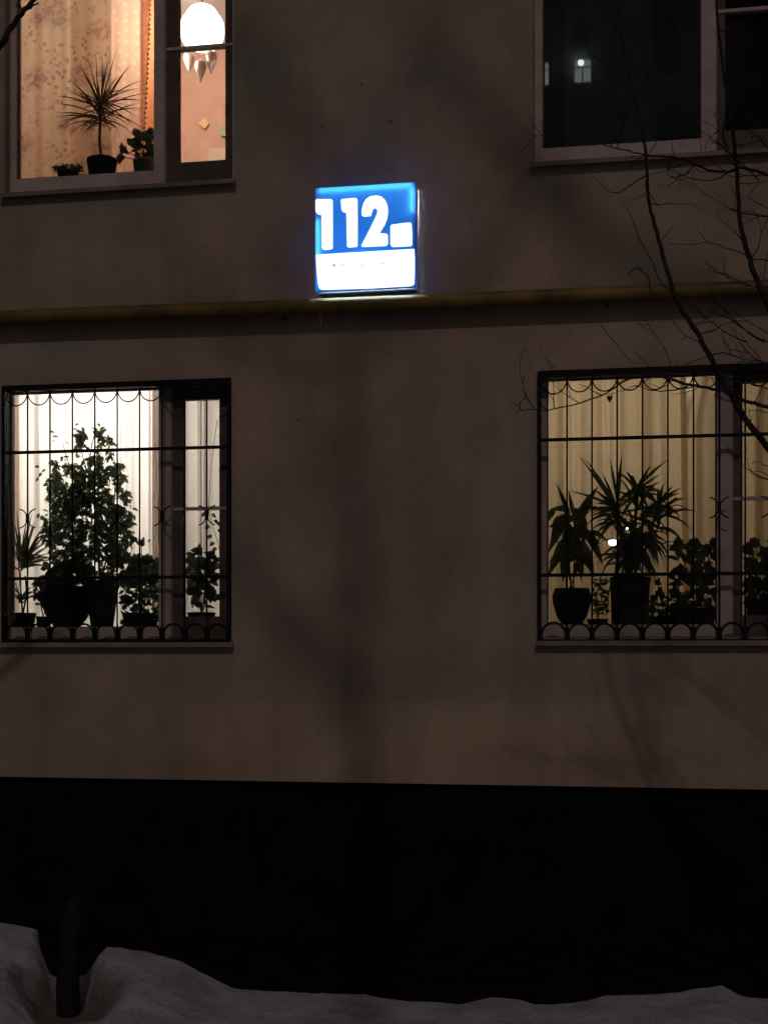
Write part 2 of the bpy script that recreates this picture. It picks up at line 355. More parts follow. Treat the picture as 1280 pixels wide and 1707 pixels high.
def ring(bm, xa, xd, za, zd, g, y0, y1):           # frame round glass rect g inside xa..xd, za..zd
    box(bm, xa, g[0], y0, y1, za, zd); box(bm, g[1], xd, y0, y1, za, zd)
    box(bm, g[0], g[1], y0, y1, za, g[2]); box(bm, g[0], g[1], y0, y1, g[3], zd)
def build_window(q, fm, label, sillpx=0.03, low=False):
    x0, x1, z0, z1 = q['x0']+.001, q['x1']-.001, q['z0']+.001, q['z1']-.001
    ga, gb, mx = q['ga'], q['gb'], q['mx']
    bm = bmesh.new()
    # outer frame with the fixed light, mullion proud
    ring(bm, x0, mx[0], z0, z1, ga, 0.075, 0.145)
    box(bm, mx[0]+.0005, mx[1], 0.060, 0.150, z0, z1)
    wdw = obj('window', bm, fm, bld); wdw['label'] = label
    # glazing bead inside the fixed light
    bm = bmesh.new(); e = 0.008
    ring(bm, ga[0]-.004, ga[1]+.004, ga[2]-.004, ga[3]+.004, (ga[0]+e, ga[1]-e, ga[2]+e*.6, ga[3]-e), 0.083, 0.110); obj('bead', bm, M['sash'], wdw)
    bm = bmesh.new(); s1 = min(x1, gb[1]+0.05)
    ring(bm, mx[1]+.001, s1, z0+0.012, z1-0.012, gb, 0.090, 0.140)
    obj('sash', bm, M['sash'], wdw)
    bm = bmesh.new(); ring(bm, mx[1]+.0015, x1, z0, z1, (mx[1]+.006, s1+.001, z0+0.011, z1-0.011), 0.068, 0.148); obj('casing', bm, fm, wdw)
    bm = bmesh.new(); box(bm, mx[1]+.003, x1-.003, 0.084, 0.089, q['cross']-0.012, q['cross']+0.006); box(bm, gb[0], gb[1], 0.0895, 0.138, q['cross']-0.009, q['cross']+0.009)
    obj('crossbar', bm, fm, wdw)
    for g_ in (ga, gb):
        bm = bmesh.new(); box(bm, g_[0]-.002, g_[1]+.002, YG, YG+0.004, g_[2]-.002, g_[3]+.002)
        obj('pane', bm, M['glass'], wdw)
    # outer sill: a thin sheet with a dropped lip
    bm = bmesh.new(); s = 0.02
    prof = [(0.074, z0+0.022), (-0.045, z0-0.004), (-0.047, z0-0.030), (-0.043, z0-0.030), (-0.040, z0-0.009), (0.074, z0+0.017)]
    pa = [bm.verts.new((x0-(s if p[0] < 0 else -.002), *p)) for p in prof]; pb = [bm.verts.new((x1+(s if p[0] < 0 else -.002), *p)) for p in prof]
    bm.faces.new(pa[::-1]); bm.faces.new(pb)
    for k in range(6): bm.faces.new((pa[k], pa[(k+1) % 6], pb[(k+1) % 6], pb[k]))
    bmesh.ops.recalc_face_normals(bm, faces=bm.faces); obj('sill', bm, M['sill'], wdw)
    zi = ga[2]+0.002
    bm = bmesh.new(); box(bm, x0-.16, x1+.16, 0.152, 0.47, zi-0.035, zi-0.004, 0.004); obj('inner_sill', bm, M['insill'], wdw)
    return wdw
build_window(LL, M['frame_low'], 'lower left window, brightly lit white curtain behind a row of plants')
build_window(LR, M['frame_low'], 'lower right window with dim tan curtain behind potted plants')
build_window(UL, M['frame'], 'upper left lit window with floral curtain and glowing lamp')
build_window(UR, M['frame'], 'upper right dark window with unlit room')

def room(q, m, depth, zf, zc, wl=0.6, wr=0.6, cm=None):
    x0, x1, y0, y1 = q['x0']-wl, q['x1']+wr, WT-.004, depth
    bm = bmesh.new(); v = [bm.verts.new(p) for p in ((x0,y0,zf),(x1,y0,zf),(x1,y1,zf),(x0,y1,zf),(x0,y0,zc),(x1,y0,zc),(x1,y1,zc),(x0,y1,zc))]
    for k, qd in enumerate(((0,1,2,3),(4,7,6,5),(3,2,6,7),(0,3,7,4),(1,5,6,2))):
        fc = bm.faces.new([v[i] for i in qd]); fc.material_index = 1 if k == 1 else 0
    return obj('room', bm, [m, cm or M['room_white']], bld)
room(LL, M['room_white'], 3.2, 0.95, 3.44)
room(LR, M['room_tan'], 3.2, 0.95, 3.42)
room(UL, M['room_pink'], 1.95, 3.6, 6.22, 0.5, 0.5)
room(UR, M['room_dark'], 3.2, 3.6, 6.22, cm=M['room_dark'])

# ------------------------------------------------------------------ curtains
def curtain(name, label, m, xa, xb_, Y, z0, z1, folds, amp, edge_l=None, edge_r=None, seed=0, group='curtains inside the windows', n=260, flare=0.0):
    rnd = random.Random(seed); ph = [rnd.uniform(0, 6.28) for _ in range(4)]
    zs = [z0+(z1-z0)*j/24 for j in range(25)]
    bm = bmesh.new(); rows = []
    for z in zs:
        t = (z-z0)/(z1-z0)
        a = edge_l(t) if edge_l else xa; b = edge_r(t) if edge_r else xb_
        row = []
        for i in range(n+1):
            u = i/n; x = a+(b-a)*u; s = xa+(xb_-xa)*u
            ww = math.sin(folds*s + ph[0] + .5*math.sin(2.1*s+ph[1])) + 0.55*math.sin(folds*1.83*s+ph[2]+0.25*t) + 0.25*math.sin(folds*3.7*s+ph[3])
            y = Y + amp*ww*(0.75+0.35*(1-t)) + 0.004*math.sin(5*t+3*s)
            row.append(bm.verts.new((x + 0.3*amp*math.cos(folds*s+ph[0]), y, z)))
        rows.append(row)
    for a, b in zip(rows, rows[1:]):
        for i in range(n): bm.faces.new((a[i], a[i+1], b[i+1], b[i]))
    o = obj(name, bm, m, smooth=True); return tag(o, label, 'curtain', group)
YC1 = 0.62
def cx(px, Y=YC1): return X(px, Y)
M['sheer'] = cloth('sheer_white', (0.90, 0.88, 0.86), 0.6)
M['drape_pink'] = cloth('drape_pink', (0.88, 0.72, 0.62), 0.6)
M['drape_cream'] = cloth('drape_cream', (0.80, 0.76, 0.73), 0.45)
M['tan'] = cloth('tan_curtain', (0.72, 0.61, 0.46), 0.5)
curtain('sheer_curtain', 'bright white sheer curtain filling the lower left window', M['sheer'], X(24, .62), cx(268, .62), 0.62, 1.2, 3.40, 34, 0.018, seed=1)
curtain('side_curtain', 'narrow pinkish drape at left edge of bright lower left window', M['drape_pink'], LL['x0']-.28, cx(30, .56), 0.56, 1.2, 3.40, 60, 0.012, seed=2)
zlo, zhi = 1.2, 3.40
curtain('side_curtain', 'cream pleated drape seen through the narrow right pane of the bright window', M['drape_cream'], cx(254, .55), LL['x1']+.22, 0.54, zlo, zhi, 46, 0.030, seed=5, n=420)
curtain('side_curtain', 'slim pink tapering drape just left of bright window mullion', M['drape_pink'], cx(254, .50), cx(285, .50), 0.50, zlo, zhi, 40, 0.006,
        edge_r=lambda t: cx(273 - 14*sstep(0.25, 0.95, t), .50), seed=6, n=60)
curtain('tan_curtain', 'dim tan pleated curtain left of the slit in lower right window', M['tan'], LR['x0']-.3, cx(1150, .6), 0.60, zlo, zhi, 29, 0.036,
        edge_r=lambda t: cx(1146 + 8*(1-t), .60), seed=11)
curtain('tan_curtain', 'dim tan curtain right of the slit, running past the mullion', M['tan'], cx(1151, .6), LR['x1']+.3, 0.575, zlo, zhi, 20, 0.022,
        edge_l=lambda t: cx(1146 + 11.5*sstep(0.84, 0.93, t), .575), seed=17)

M['net'] = cloth('added_grey_cloth', (0.36, 0.42, 0.52), 0.3)  # cloth for a sheet added to lift the tone of the dark pane
curtain('pane_lightener', 'added grey cloth sheet lightening the large dark upper right pane', M['net'], UR['x0']-.2, cx(1196, .6), 0.55, 4.0, 6.1, 22, 0.02, seed=31)
def floral(m):
    v = coords(m)
    wv = N(m, 'ShaderNodeMapping'); L(m, v, wv.inputs[0])
    ns = N(m, 'ShaderNodeTexNoise'); ns.inputs['Scale'].default_value = 18; L(m, v, ns.inputs['Vector'])
    add = N(m, 'ShaderNodeVectorMath', operation='MULTIPLY_ADD'); L(m, ns.outputs['Color'], add.inputs[0]); add.inputs[1].default_value = (0.05, 0.0, 0.05); L(m, v, add.inputs[2])
    sx = N(m, 'ShaderNodeSeparateXYZ'); L(m, add.outputs[0], sx.inputs[0])
    cb = N(m, 'ShaderNodeCombineXYZ'); L(m, sx.outputs[0], cb.inputs[0]); L(m, sx.outputs[2], cb.inputs[1])
    def spots(scale, a, b, rnd=1.0):
        vo = N(m, 'ShaderNodeTexVoronoi', voronoi_dimensions='2D'); vo.inputs['Scale'].default_value = scale; vo.inputs['Randomness'].default_value = rnd
        L(m, cb.outputs[0], vo.inputs['Vector']); return ramp(m, vo.outputs['Distance'], [(a, 1.0), (b, 0.0)])
    big = spots(3.6, 0.16, 0.34, 0.9); small = spots(22, 0.18, 0.32)
    bm_ = ramp(m, nz(m, v, 26, 3), [(0.40, 0.25), (0.6, 1.0)])
    sm = ramp(m, nz(m, v, 5, 2), [(0.46, 0.0), (0.6, 0.85)])
    c = mixc(m, 1.0, (0.0, 0.0, 0.0), mixc(m, 1.0, big, bm_, 'MULTIPLY'), 'ADD')
    c2 = mixc(m, 1.0, small, sm, 'MULTIPLY')
    fac = mixc(m, 1.0, c, c2, 'LIGHTEN')
    return mixc(m, fac, (0.80, 0.70, 0.53), (0.42, 0.27, 0.24))
M['floral'] = cloth('floral_tulle', None, 0.55, 0.10, patt=floral)
def dotted(m):
    v = coords(m); sx = N(m, 'ShaderNodeSeparateXYZ'); L(m, v, sx.inputs[0])
    cb = N(m, 'ShaderNodeCombineXYZ'); L(m, sx.outputs[0], cb.inputs[0]); L(m, sx.outputs[2], cb.inputs[1])
    vo = N(m, 'ShaderNodeTexVoronoi', voronoi_dimensions='2D'); vo.inputs['Scale'].default_value = 15; vo.inputs['Randomness'].default_value = 0.6
    L(m, cb.outputs[0], vo.inputs['Vector'])
    return mixc(m, ramp(m, vo.outputs['Distance'], [(0.16, 1.0), (0.24, 0.0)]), (0.80, 0.56, 0.44), (0.90, 0.70, 0.55))
M['dots'] = cloth('dotted_tulle', None, 0.55, 0.18, patt=dotted)
M['orange'] = cloth('orange_drape', (0.95, 0.42, 0.22), 0.5)
M['grey_bead'] = mat('bead_trim', (0.45, 0.38, 0.30), 0.6)
u0, u1 = 4.0, 6.15
curtain('floral_curtain', 'cream curtain with brown flower print, upper left window', M['floral'], UL['x0']-.3, cx(186, .5), 0.50, u0, u1, 20, 0.010, seed=21)
curtain('dotted_curtain', 'peach net curtain with pale dots behind the spiky plant', M['dots'], cx(150, .6), cx(250, .6), 0.60, u0, u1, 24, 0.008,
        edge_r=lambda t: X(252 - 15*(1-sstep(0.15, 0.9, t)), .60), seed=22)
oc = curtain('orange_curtain', 'orange drape strip beside the mullion of upper left window', M['orange'], cx(238, .63), cx(270, .63), 0.63, u0, u1, 40, 0.008, seed=23, n=60)
bm = bmesh.new()
for i in range(70):
    t = i/69; zz = u0+(u1-u0)*t; xx = X(252 - 15*(1-sstep(0.15, 0.9, t)), .60)
    bmesh.ops.create_icosphere(bm, subdivisions=1, radius=0.0085, matrix=Matrix.Translation((xx+0.003*math.sin(i*2.1), 0.585, zz)))
tag(obj('bead_string', bm, M['grey_bead']), 'grey beaded trim hanging along the edge of peach net curtain', 'trim')

# ------------------------------------------------------------------ lamps in rooms
def point(name, loc, watt, col, rad, parent):
    l = bpy.data.lights.new(name, 'POINT'); l.energy = watt; l.color = col; l.shadow_soft_size = rad
    o = bpy.data.objects.new(name, l); C.objects.link(o); o.location = loc
    o.parent = parent; o.matrix_parent_inverse = world_of(parent).inverted()
M['shade'] = emis('lit_shade', (1.0, 0.93, 0.80), 5.0)
M['brass'] = mat('brass', (0.4, 0.3, 0.15), 0.35, 0.5, 0.8)
# chandelier of the upper left room
lc = at(337, 48, 1.15)
ch = thing('chandelier', 'glowing white three shade lamp in the upper left window', 'ceiling lamp', (lc.x, lc.y, 6.2))
bm = bmesh.new(); tube(bm, [(lc.x, lc.y, 6.215), (lc.x, lc.y, lc.z)], 0.008, 8); lathe(bm, lc.x, lc.y, [(0.05, 6.19), (0.055, 6.21), (0.03, 6.218)], 16)
for px, py in ((319, 58), (355, 58), (336, 30)):
    p = at(px, py, 1.15); tube(bm, [(lc.x, lc.y, lc.z+.05), (p.x, p.y, p.z+.03)], 0.006, 6)
obj('rod', bm, M['brass'], ch)
k = 9.45/F; bm = bmesh.new(); p = at(337, 45, 1.15)
lathe(bm, p.x, p.y, [(hw*k, p.z+(45-y)*k) for y, hw in ((83, 6), (81, 18), (78, 25), (73, 31), (65, 35.5), (55, 37.5), (44, 37.5), (36, 36), (30, 33), (25, 29), (19, 25.5), (13, 21), (9, 14), (7, 6))], 36)
obj('lamp_shade', bm, M['shade'], ch, True)
drop = mat('grey_glass', (0.34, 0.27, 0.24), 0.35, 0.8); drop.node_tree.nodes['Principled BSDF'].inputs['Transmission Weight'].default_value = 0.75
for px, py, yy in ((315, 103, 1.1), (352, 103, 1.1), (334, 118, 1.06)):
    p = at(px, py, yy); bm = bmesh.new()
    lathe(bm, p.x, p.y, [(.003, p.z-.075), (.014, p.z-.045), (.030, p.z-.01), (.040, p.z+.03), (.034, p.z+.06), (.012, p.z+.075)], 18); obj('glass_drop', bm, drop, ch, True)
point('chandelier_light', (lc.x-0.15, 1.0, lc.z-0.22), 30, (1.0, 0.80, 0.62), 0.10, ch)
# lamps hidden above the lower windows
def ceiling_lamp(px, Y, z, label, watt, col, cat='ceiling lamp'):
    x = X(px, Y); t = thing('ceiling_lamp', label, cat, (x, Y, z))
    bm = bmesh.new(); lathe(bm, x, Y, [(0.04, z-.12), (0.12, z-.10), (0.15, z-.05), (0.15, z-.01)], 24); obj('lamp_shade', bm, M['shade'], t, True)
    bm = bmesh.new(); lathe(bm, x, Y, [(0.16, z-.009), (0.16, z-.001)], 24); obj('ceiling_plate', bm, M['brass'], t)
    point('room_light', (x, Y, z-0.24), watt, col, 0.12, t)
ceiling_lamp(215, 1.35, 3.42, 'ceiling lamp above the bright white curtain, hidden behind the wall', 66, (1.0, 0.88, 0.79))
ceiling_lamp(1000, 1.5, 3.42, 'ceiling lamp behind the tan curtain of the lower right room', 20, (1.0, 0.83, 0.63))

# small things on the pink wall
def wallthing(name, label, cat, poly, Y, col):
    bm = bmesh.new(); prism(bm, [(at(px, py, Y).x, at(px, py, Y).z) for px, py in poly], Y, Y+0.02)
    tag(obj(name, bm, mat(name+'_colour', col, 0.7)), label, cat)
wallthing('wall_ornament', 'small yellow diamond ornament on the pink wall', 'ornament', [(331, 205), (341, 214), (348, 205), (340, 195)], 1.92, (0.78, 0.56, 0.32))
wallthing('wall_clock', 'pale green round shape at right edge of the pink wall', 'clock', [(363, 216), (369, 226), (378, 226), (380, 214), (372, 206)], 1.92, (0.42, 0.46, 0.34))
wallthing('paper_sheet', 'pale square sheet low on the pink wall', 'paper', [(346, 268), (380, 266), (380, 245), (347, 247)], 1.92, (0.66, 0.54, 0.44))

# ------------------------------------------------------------------ window grilles
def arc(c, r, a0, a1, sx=1.0, sz=1.0, n=12, Y=-0.012):
    return [(c[0]+r*sx*math.cos(R(a0+(a1-a0)*k/n)), Y, c[1]+r*sz*math.sin(R(a0+(a1-a0)*k/n))) for k in range(n+1)]
def grille(xa, xd, za, zd, bars, zh, zmid, label, dbl):
    Yg = -0.012
    t = thing('window_grille', label, 'window grille', ((xa+xd)/2, 0, za), 'iron grilles on the lower windows')
    fw = 0.034
    bm = bmesh.new(); ring(bm, xa, xd, za, zd, (xa+fw*.6, xd-fw*.6, za+fw, zd-fw), -0.034, 0.010); obj('frame', bm, M['iron'], t)
    bars = [b for b in bars if xa+.03 < b < xd-.03]
    for b in bars:
        bm = bmesh.new(); tube(bm, [(b, Yg, za+fw), (b, Yg, (za+zd)/2), (b, Yg, zd-fw)], 0.0050, 8); obj('vertical_bar', bm, M['iron'], t, True)
    for z in zh:
        bm = bmesh.new(); box(bm, xa+fw*.6, xd-fw*.6, Yg-0.018, Yg-0.006, z-.0095, z+.0095, 0.002); obj('horizontal_bar', bm, M['iron'], t)
    ed = [xa+fw*.4] + bars + [xd-fw*.4]
    for k, (a, b) in enumerate(zip(ed, ed[1:])):
        h = (b-a)/2
        bm = bmesh.new(); tube(bm, arc(((a+b)/2, zd-fw-0.005), h, 180, 360, .98, 1.12), 0.0040, 6); obj('top_scroll', bm, M['iron'], t, True)
        bm = bmesh.new(); tube(bm, [(a+.006, Yg, za+fw)] + arc(((a+b)/2, za+fw+0.018), h, 180, 0, .90, 1.02) + [(b-.006, Yg, za+fw)], 0.0068, 6)
        for sx_, q in ((a, 1), (b, -1)):   # weld fillet where scrolls meet the bar
            vs = [(sx_+q*.0005, za+fw-.002), (sx_+q*.017, za+fw-.002), (sx_+q*.014, za+fw+.02), (sx_+q*.018, za+fw+.055), (sx_+q*.0005, za+fw+.078)]
            if q < 0: vs = vs[::-1]
            prism(bm, vs, Yg-.006, Yg+.004)
        obj('bottom_scroll', bm, M['iron'], t)
    r = 0.058
    for i in dbl:
        if i >= len(bars): continue
        b = bars[i]
        for s in (-1, 1):
            bm = bmesh.new(); c = (b+s*(r+.003), zmid)
            tube(bm, arc(c, r, 180-80 if s > 0 else -80, 180+80 if s > 0 else 80), 0.0040, 6)
            if s > 0: box(bm, b-.010, b+.010, Yg-.009, Yg+.007, zmid-.03, zmid+.03, .003)
            obj('middle_scroll', bm, M['iron'], t)
gl = lambda px: X(px, -0.012)
grille(gl(5), gl(385), Z(200, 1075, -.03), Z(200, 636, -.03), [gl(46+37.35*k) for k in range(9)], [Z(200, 749.5, -.03), Z(200, 963, -.03)], Z(200, 861, -.03),
       'black iron grille with scrolls over the bright lower left window', (0, 2, 4, 6, 8))
sp_ = (gl(1242)-gl(945))/7
grille(gl(896), gl(896)+W_+.01, Z(1060, 1076, -.03), Z(1060, 614, -.03), [gl(945)+sp_*k for k in range(9)], [Z(1060, 729, -.03), Z(1060, 957.5, -.03)], Z(1060, 848, -.03),
       'black iron grille over the dim lower right window', (2, 4, 6, 8))

# ------------------------------------------------------------------ gas pipe
M['pipe'] = mottled('yellow_pipe', (0.10, 0.070, 0.022), (0.23, 0.155, 0.045), 5, 0.55, 0.35, 0.3, 40)
gp = thing('gas_pipe', 'yellow painted gas pipe running along the wall under the lit sign', 'pipe', (0, -0.078, 0))
def pz(px, py): return at(px, py, -0.078)
pp = [pz(-500, 554), pz(-200, 541), pz(100, 526.5), pz(400, 516), pz(640, 507), pz(1000, 492), pz(1280, 480), pz(1700, 461)]
bm = bmesh.new(); tube(bm, smooth_path(pp, 6), 0.047, 20); obj('pipe', bm, M['pipe'], gp, True)
for px, py in ((-60, 534), (470, 513.5), (1010, 491.5)):
    p = pz(px, py); bm = bmesh.new(); box(bm, p.x-.012, p.x+.012, -0.04, 0.004, p.z-.055, p.z-.044, .002)
    tube(bm, [(p.x, -0.078+.051*math.sin(R(a)), p.z-.051*math.cos(R(a))) for a in range(-10, 200, 15)], 0.004, 6); obj('bracket', bm, M['pipe'], gp)
for px, py in ((150, 524.8), (820, 499.5)):
    p = pz(px, py); bm = bmesh.new(); tube(bm, [p+Vector((-.006, 0, 0)), p+Vector((0, 0, 0)), p+Vector((.006, 0, 0))], [0.047, 0.0495, 0.047], 20, False); obj('weld', bm, M['pipe'], gp, True)

# ------------------------------------------------------------------ house number sign
YF = -0.135
def sx_(zx, zy): return (490+zx/5.12, 280+zy/5.12)
def poly_at(pts, Y): return [(at(*sx_(a, b), Y).x, at(*sx_(a, b), Y).z) for a, b in pts]
tl = at(525.5, 311, YF); br = at(690.8, 481, YF)
sx0, sx1, sz0, sz1 = tl.x, br.x, at(608, 481.6, YF).z, at(608, 308, YF).z
sg = thing('house_number_sign', 'glowing blue and white house number box reading 112 on the dark wall', 'sign', ((sx0+sx1)/2, 0, sz0))
M['casing'] = mottled('sign_casing', (0.10, 0.11, 0.16), (0.14, 0.15, 0.2), 8, 0.5, 0.4)
M['sign_in'] = mat('sign_inside', (0.5, 0.5, 0.55), 0.6)
bm = bmesh.new(); th = 0.006
box(bm, sx0, sx1, -.036, -.022, sz1-th, sz1+.001)
box(bm, sx0+th, sx1-th, YF+.006, -.105, sz0, sz0+th); box(bm, sx0+th, sx1-th, -.080, -.0355, sz0, sz0+th)
box(bm, sx0+th, sx1-th, -.035, -.0225, sz0+.0, sz1-th)
obj('casing', bm, M['casing'], sg)
M['side'] = cloth('side_film', (0.05, 0.08, 0.25), 0.5, tcol=(0.16, 0.26, 0.50))
for q4 in ((sx0, sx0+.002, sz0, sz1), (sx1-.002, sx1, sz0, sz1), (sx0+.002, sx1-.002, sz1-.002, sz1)):
    bm = bmesh.new(); box(bm, q4[0], q4[1], YF+.0045, -.0365, q4[2], q4[3]); obj('side_panel', bm, M['side'], sg)
bm = bmesh.new(); box(bm, sx0+th+.001, sx1-th-.001, -.0385, -.0355, sz0+th, sz1-th-.001); obj('reflector', bm, M['sign_in'], sg)
for px in (550, 665):
    bm = bmesh.new(); p = at(px, 350, 0); box(bm, p.x-.015, p.x+.015, -.0215, .002, p.z-.02, p.z+.02, .002); obj('bracket', bm, M['casing'], sg)
M['blue'] = cloth('blue_film', (0.03, 0.2, 0.8), 0.8, tcol=(0.27, 0.66, 1.0))
bm = bmesh.new(); box(bm, sx0, sx1, YF, YF+.004, sz0, sz1, 0.0015); obj('face_panel', bm, M['blue'], sg)
M['led'] = emis('led', (0.80, 0.92, 1.0), 230.0)
def led(xa, xb_, za, zb_, y0=-.060, y1=-.056):
    bm = bmesh.new(); box(bm, xa, xb_, y0-.062, y1-.058, za, zb_); obj('led_strip', bm, M['led'], sg)
led(sx0+.02, sx1-.02, sz1-.016, sz1-.010)
led(sx1-.016, sx1-.010, sz1-.17, sz1-.03)
led(sx0+.010, sx0+.016, sz0+.17, sz1-.18)
# tube near the open bottom slot
bm = bmesh.new(); tube(bm, [(sx0+.03, -.090, sz0+.05), (sx1-.03, -.090, sz0+.05)], .008, 8); obj('lamp_tube', bm, emis('tube', (0.62, 0.84, 1.0), 90.0), sg)
M['sign_white'] = emis('sign_white', (0.88, 0.97, 1.0), 1.5)
D1 = [(195,262),(318,263),(330,276),(331,560),(330,684),(318,691),(265,697),(244,690),(238,672),(235,400),(200,390),(186,372),(183,330),(184,274)]
D2 = [(410,262),(525,252),(541,262),(543,460),(542,664),(530,671),(465,676),(453,666),(446,378),(418,374),(406,352),(400,275)]
D3 = [(578,400),(580,350),(590,305),(612,264),(650,238),(700,230),(745,240),(780,272),(798,320),(802,375),(794,430),(775,480),(730,553),(788,558),(800,570),(801,648),(785,662),(590,672),(576,664),(580,648),(632,548),(685,440),(708,388),(712,360),(702,342),(688,340),(672,352),(662,385),(656,408),(600,412),(586,408)]
SQ = [(832,482),(900,472),(985,462),(1003,470),(1008,560),(1008,650),(1000,664),(850,672),(832,666),(823,650),(822,494)]
LOW = [(188,738),(400,724),(700,706),(1026,688),(1031,760),(1030,900),(1026,990),(1000,1006),(640,1026),(300,1036),(235,1036),(214,1022),(203,980),(190,830)]
for nm, pl in (('digit', D1), ('digit', D2), ('digit', D3), ('square_mark', SQ), ('name_strip', LOW)):
    bm = bmesh.new(); prism(bm, poly_at(pl, YF-.003), YF-.003, YF-.0005); o = obj(nm, bm, M['sign_white'], sg)
M['faint'] = emis('faint_print', (0.55, 0.82, 0.88), 0.75); M['faint2'] = emis('darker_print', (0.1, 0.35, 0.45), 0.5)
for k, (a, b) in enumerate(((405, 826), (430, 826), (565, 828), (590, 826), (740, 815), (765, 816))):
    bm = bmesh.new(); prism(bm, poly_at([(a-9, b-6), (a+8, b-7), (a+9, b+6), (a-5, b+9)], YF-.0045), YF-.0045, YF-.0034); obj('letter', bm, M['faint'], sg)
bm = bmesh.new()
prism(bm, poly_at([(331, 817), (338, 817), (339, 824), (349, 817), (356, 821), (346, 828), (358, 840), (350, 843), (339, 832), (338, 838), (331, 837)], YF-.0045), YF-.0045, YF-.0034)
obj('letter', bm, M['faint2'], sg)

# ------------------------------------------------------------------ plants
M['leaf_ficus'] = leafmat('ficus_leaf', (0.07, 0.12, 0.055), (0.20, 0.27, 0.13), 0.48)
M['leaf_dark'] = leafmat('dark_leaf', (0.05, 0.08, 0.045), (0.12, 0.17, 0.08), 0.38)
M['leaf_palm'] = leafmat('strap_leaf', (0.07, 0.095, 0.045), (0.18, 0.20, 0.10), 0.30)
M['leaf_olive'] = leafmat('dry_strap_leaf', (0.07, 0.05, 0.03), (0.16, 0.12, 0.07), 0.35)
M['leaf_grey'] = leafmat('grey_leaf', (0.06, 0.075, 0.07), (0.12, 0.14, 0.12), 0.3)
M['stem'] = mottled('stem', (0.05, 0.04, 0.025), (0.09, 0.07, 0.04), 30, 0.9)
M['pot_brown'] = mottled('brown_pot', (0.012, 0.005, 0.004), (0.020, 0.008, 0.006), 8, 0.6)
M['pot_black'] = mottled('black_pot', (0.003, 0.003, 0.003), (0.006, 0.006, 0.006), 8, 0.6)
M['pot_green'] = mottled('green_pot', (0.16, 0.22, 0.12), (0.20, 0.27, 0.16), 8, 0.5)
M['pot_white'] = mottled('pale_pot', (0.30, 0.28, 0.26), (0.38, 0.35, 0.33), 8, 0.5)
def blade(bm, p, d, length, width, droop=0.3, seg=5, fold=0.15, prof='strap', roll=None):
    p = Vector(p); d = Vector(d).normalized(); st = length/seg
    side = d.cross(Vector((0.12, 1, 0.15)))
    if side.length < .05: side = Vector((1, 0, 0))
    side.normalize()
    if roll is not None: side = Matrix.Rotation(roll, 3, d) @ side
    prev = None
    for i in range(seg+1):
        t = i/seg
        if prof == 'strap': wd = width*(0.55+0.45*min(1, t*4))*(1-max(0, (t-.45)/.55)**1.6)
        elif prof == 'oval': wd = width*(math.sin(math.pi*(t**0.8)))**0.8 if 0 < t < 1 else 0
        else: wd = width*math.sin(math.pi*t**0.62) if 0 < t < 1 else 0
        wd = max(wd, width*.03)
        nrm = side.cross(d)
        a = bm.verts.new(p - side*wd/2 + nrm*wd*fold); m_ = bm.verts.new(p); b = bm.verts.new(p + side*wd/2 + nrm*wd*fold)
        if prev: bm.faces.new((prev[0], prev[1], m_, a)); bm.faces.new((prev[1], prev[2], b, m_))
        prev = (a, m_, b)
        p = p + d*st; d = (d + Vector((0, 0, -droop*st/length*2.2*(.4+t)))).normalized()
for k_ in ('pot_brown', 'pot_black'): M[k_].node_tree.nodes['Principled BSDF'].inputs['Specular IOR Level'].default_value = 0.02
def pot(name_m, px, pyt, pyb, wt, wb, Y, parent, zbase=None, round_=False):
    """px centre, rows of rim and foot, pixel widths"""
    top = at(px, pyt, Y); zb_ = zbase if zbase is not None else at(px, pyb, Y).z
    k = (top-CAM).dot(FW)/F; rt, rb = wt*k/2, wb*k/2; h = top.z-zb_
    if round_: prof = [(rb, zb_), (rb+(rt-rb)*.62, zb_+h*.25), (rt*1.02, zb_+h*.6), (rt*1.05, zb_+h*.8), (rt*.92, zb_+h), (rt*.84, zb_+h), (rt*.84, zb_+h*.9)]
    else: prof = [(rb, zb_), (rb*1.02, zb_+.004), (rb+(rt-rb)*.86, zb_+h*.84), (rt, zb_+h*.84), (rt*1.02, zb_+h*.98), (rt*.97, zb_+h), (rt*.88, zb_+h), (rt*.86, zb_+h*.9)]
    bm = bmesh.new(); lathe(bm, top.x, Y, prof, 28); po = obj('pot', bm, M[name_m], parent, True)
    bm = bmesh.new(); lathe(bm, top.x, Y, [(rt*.84, zb_+h*.88), (rt*.84, zb_+h*.905), (rt*.3, zb_+h*.93)], 20); obj('soil', bm, M['soil'], po)
    return Vector((top.x, Y, zb_+h*.9))
zLL = LL['ga'][2]-.001; zLR = LR['ga'][2]-.001; zUL = UL['ga'][2]-.001; 
def P(px, py, Y): return at(px, py, Y)
def tuft(parent, mats, c, n, l0, l1, w, seed, el=(-10, 85), az=(0, 360), droop=.6, prof='strap', ysq=0.45, name='leaf_rosette', stem0=None, spread=.02):
    rnd = random.Random(seed); bm = bmesh.new()
    for i in range(n):
        a = R(rnd.uniform(*az)); e = R(rnd.uniform(*el))
        d = Vector((math.cos(a)*math.cos(e), math.sin(a)*math.cos(e)*ysq, math.sin(e)))
        blade(bm, c+Vector((rnd.uniform(-spread, spread), rnd.uniform(-spread, spread)*.5, rnd.uniform(-spread*1.5, spread*1.5))), d, rnd.uniform(l0, l1), w*rnd.uniform(.7, 1.2), droop*rnd.uniform(.5, 1.4), 7, prof=prof, roll=rnd.uniform(-.6, .6))
    return obj(name, bm, mats, parent, True)

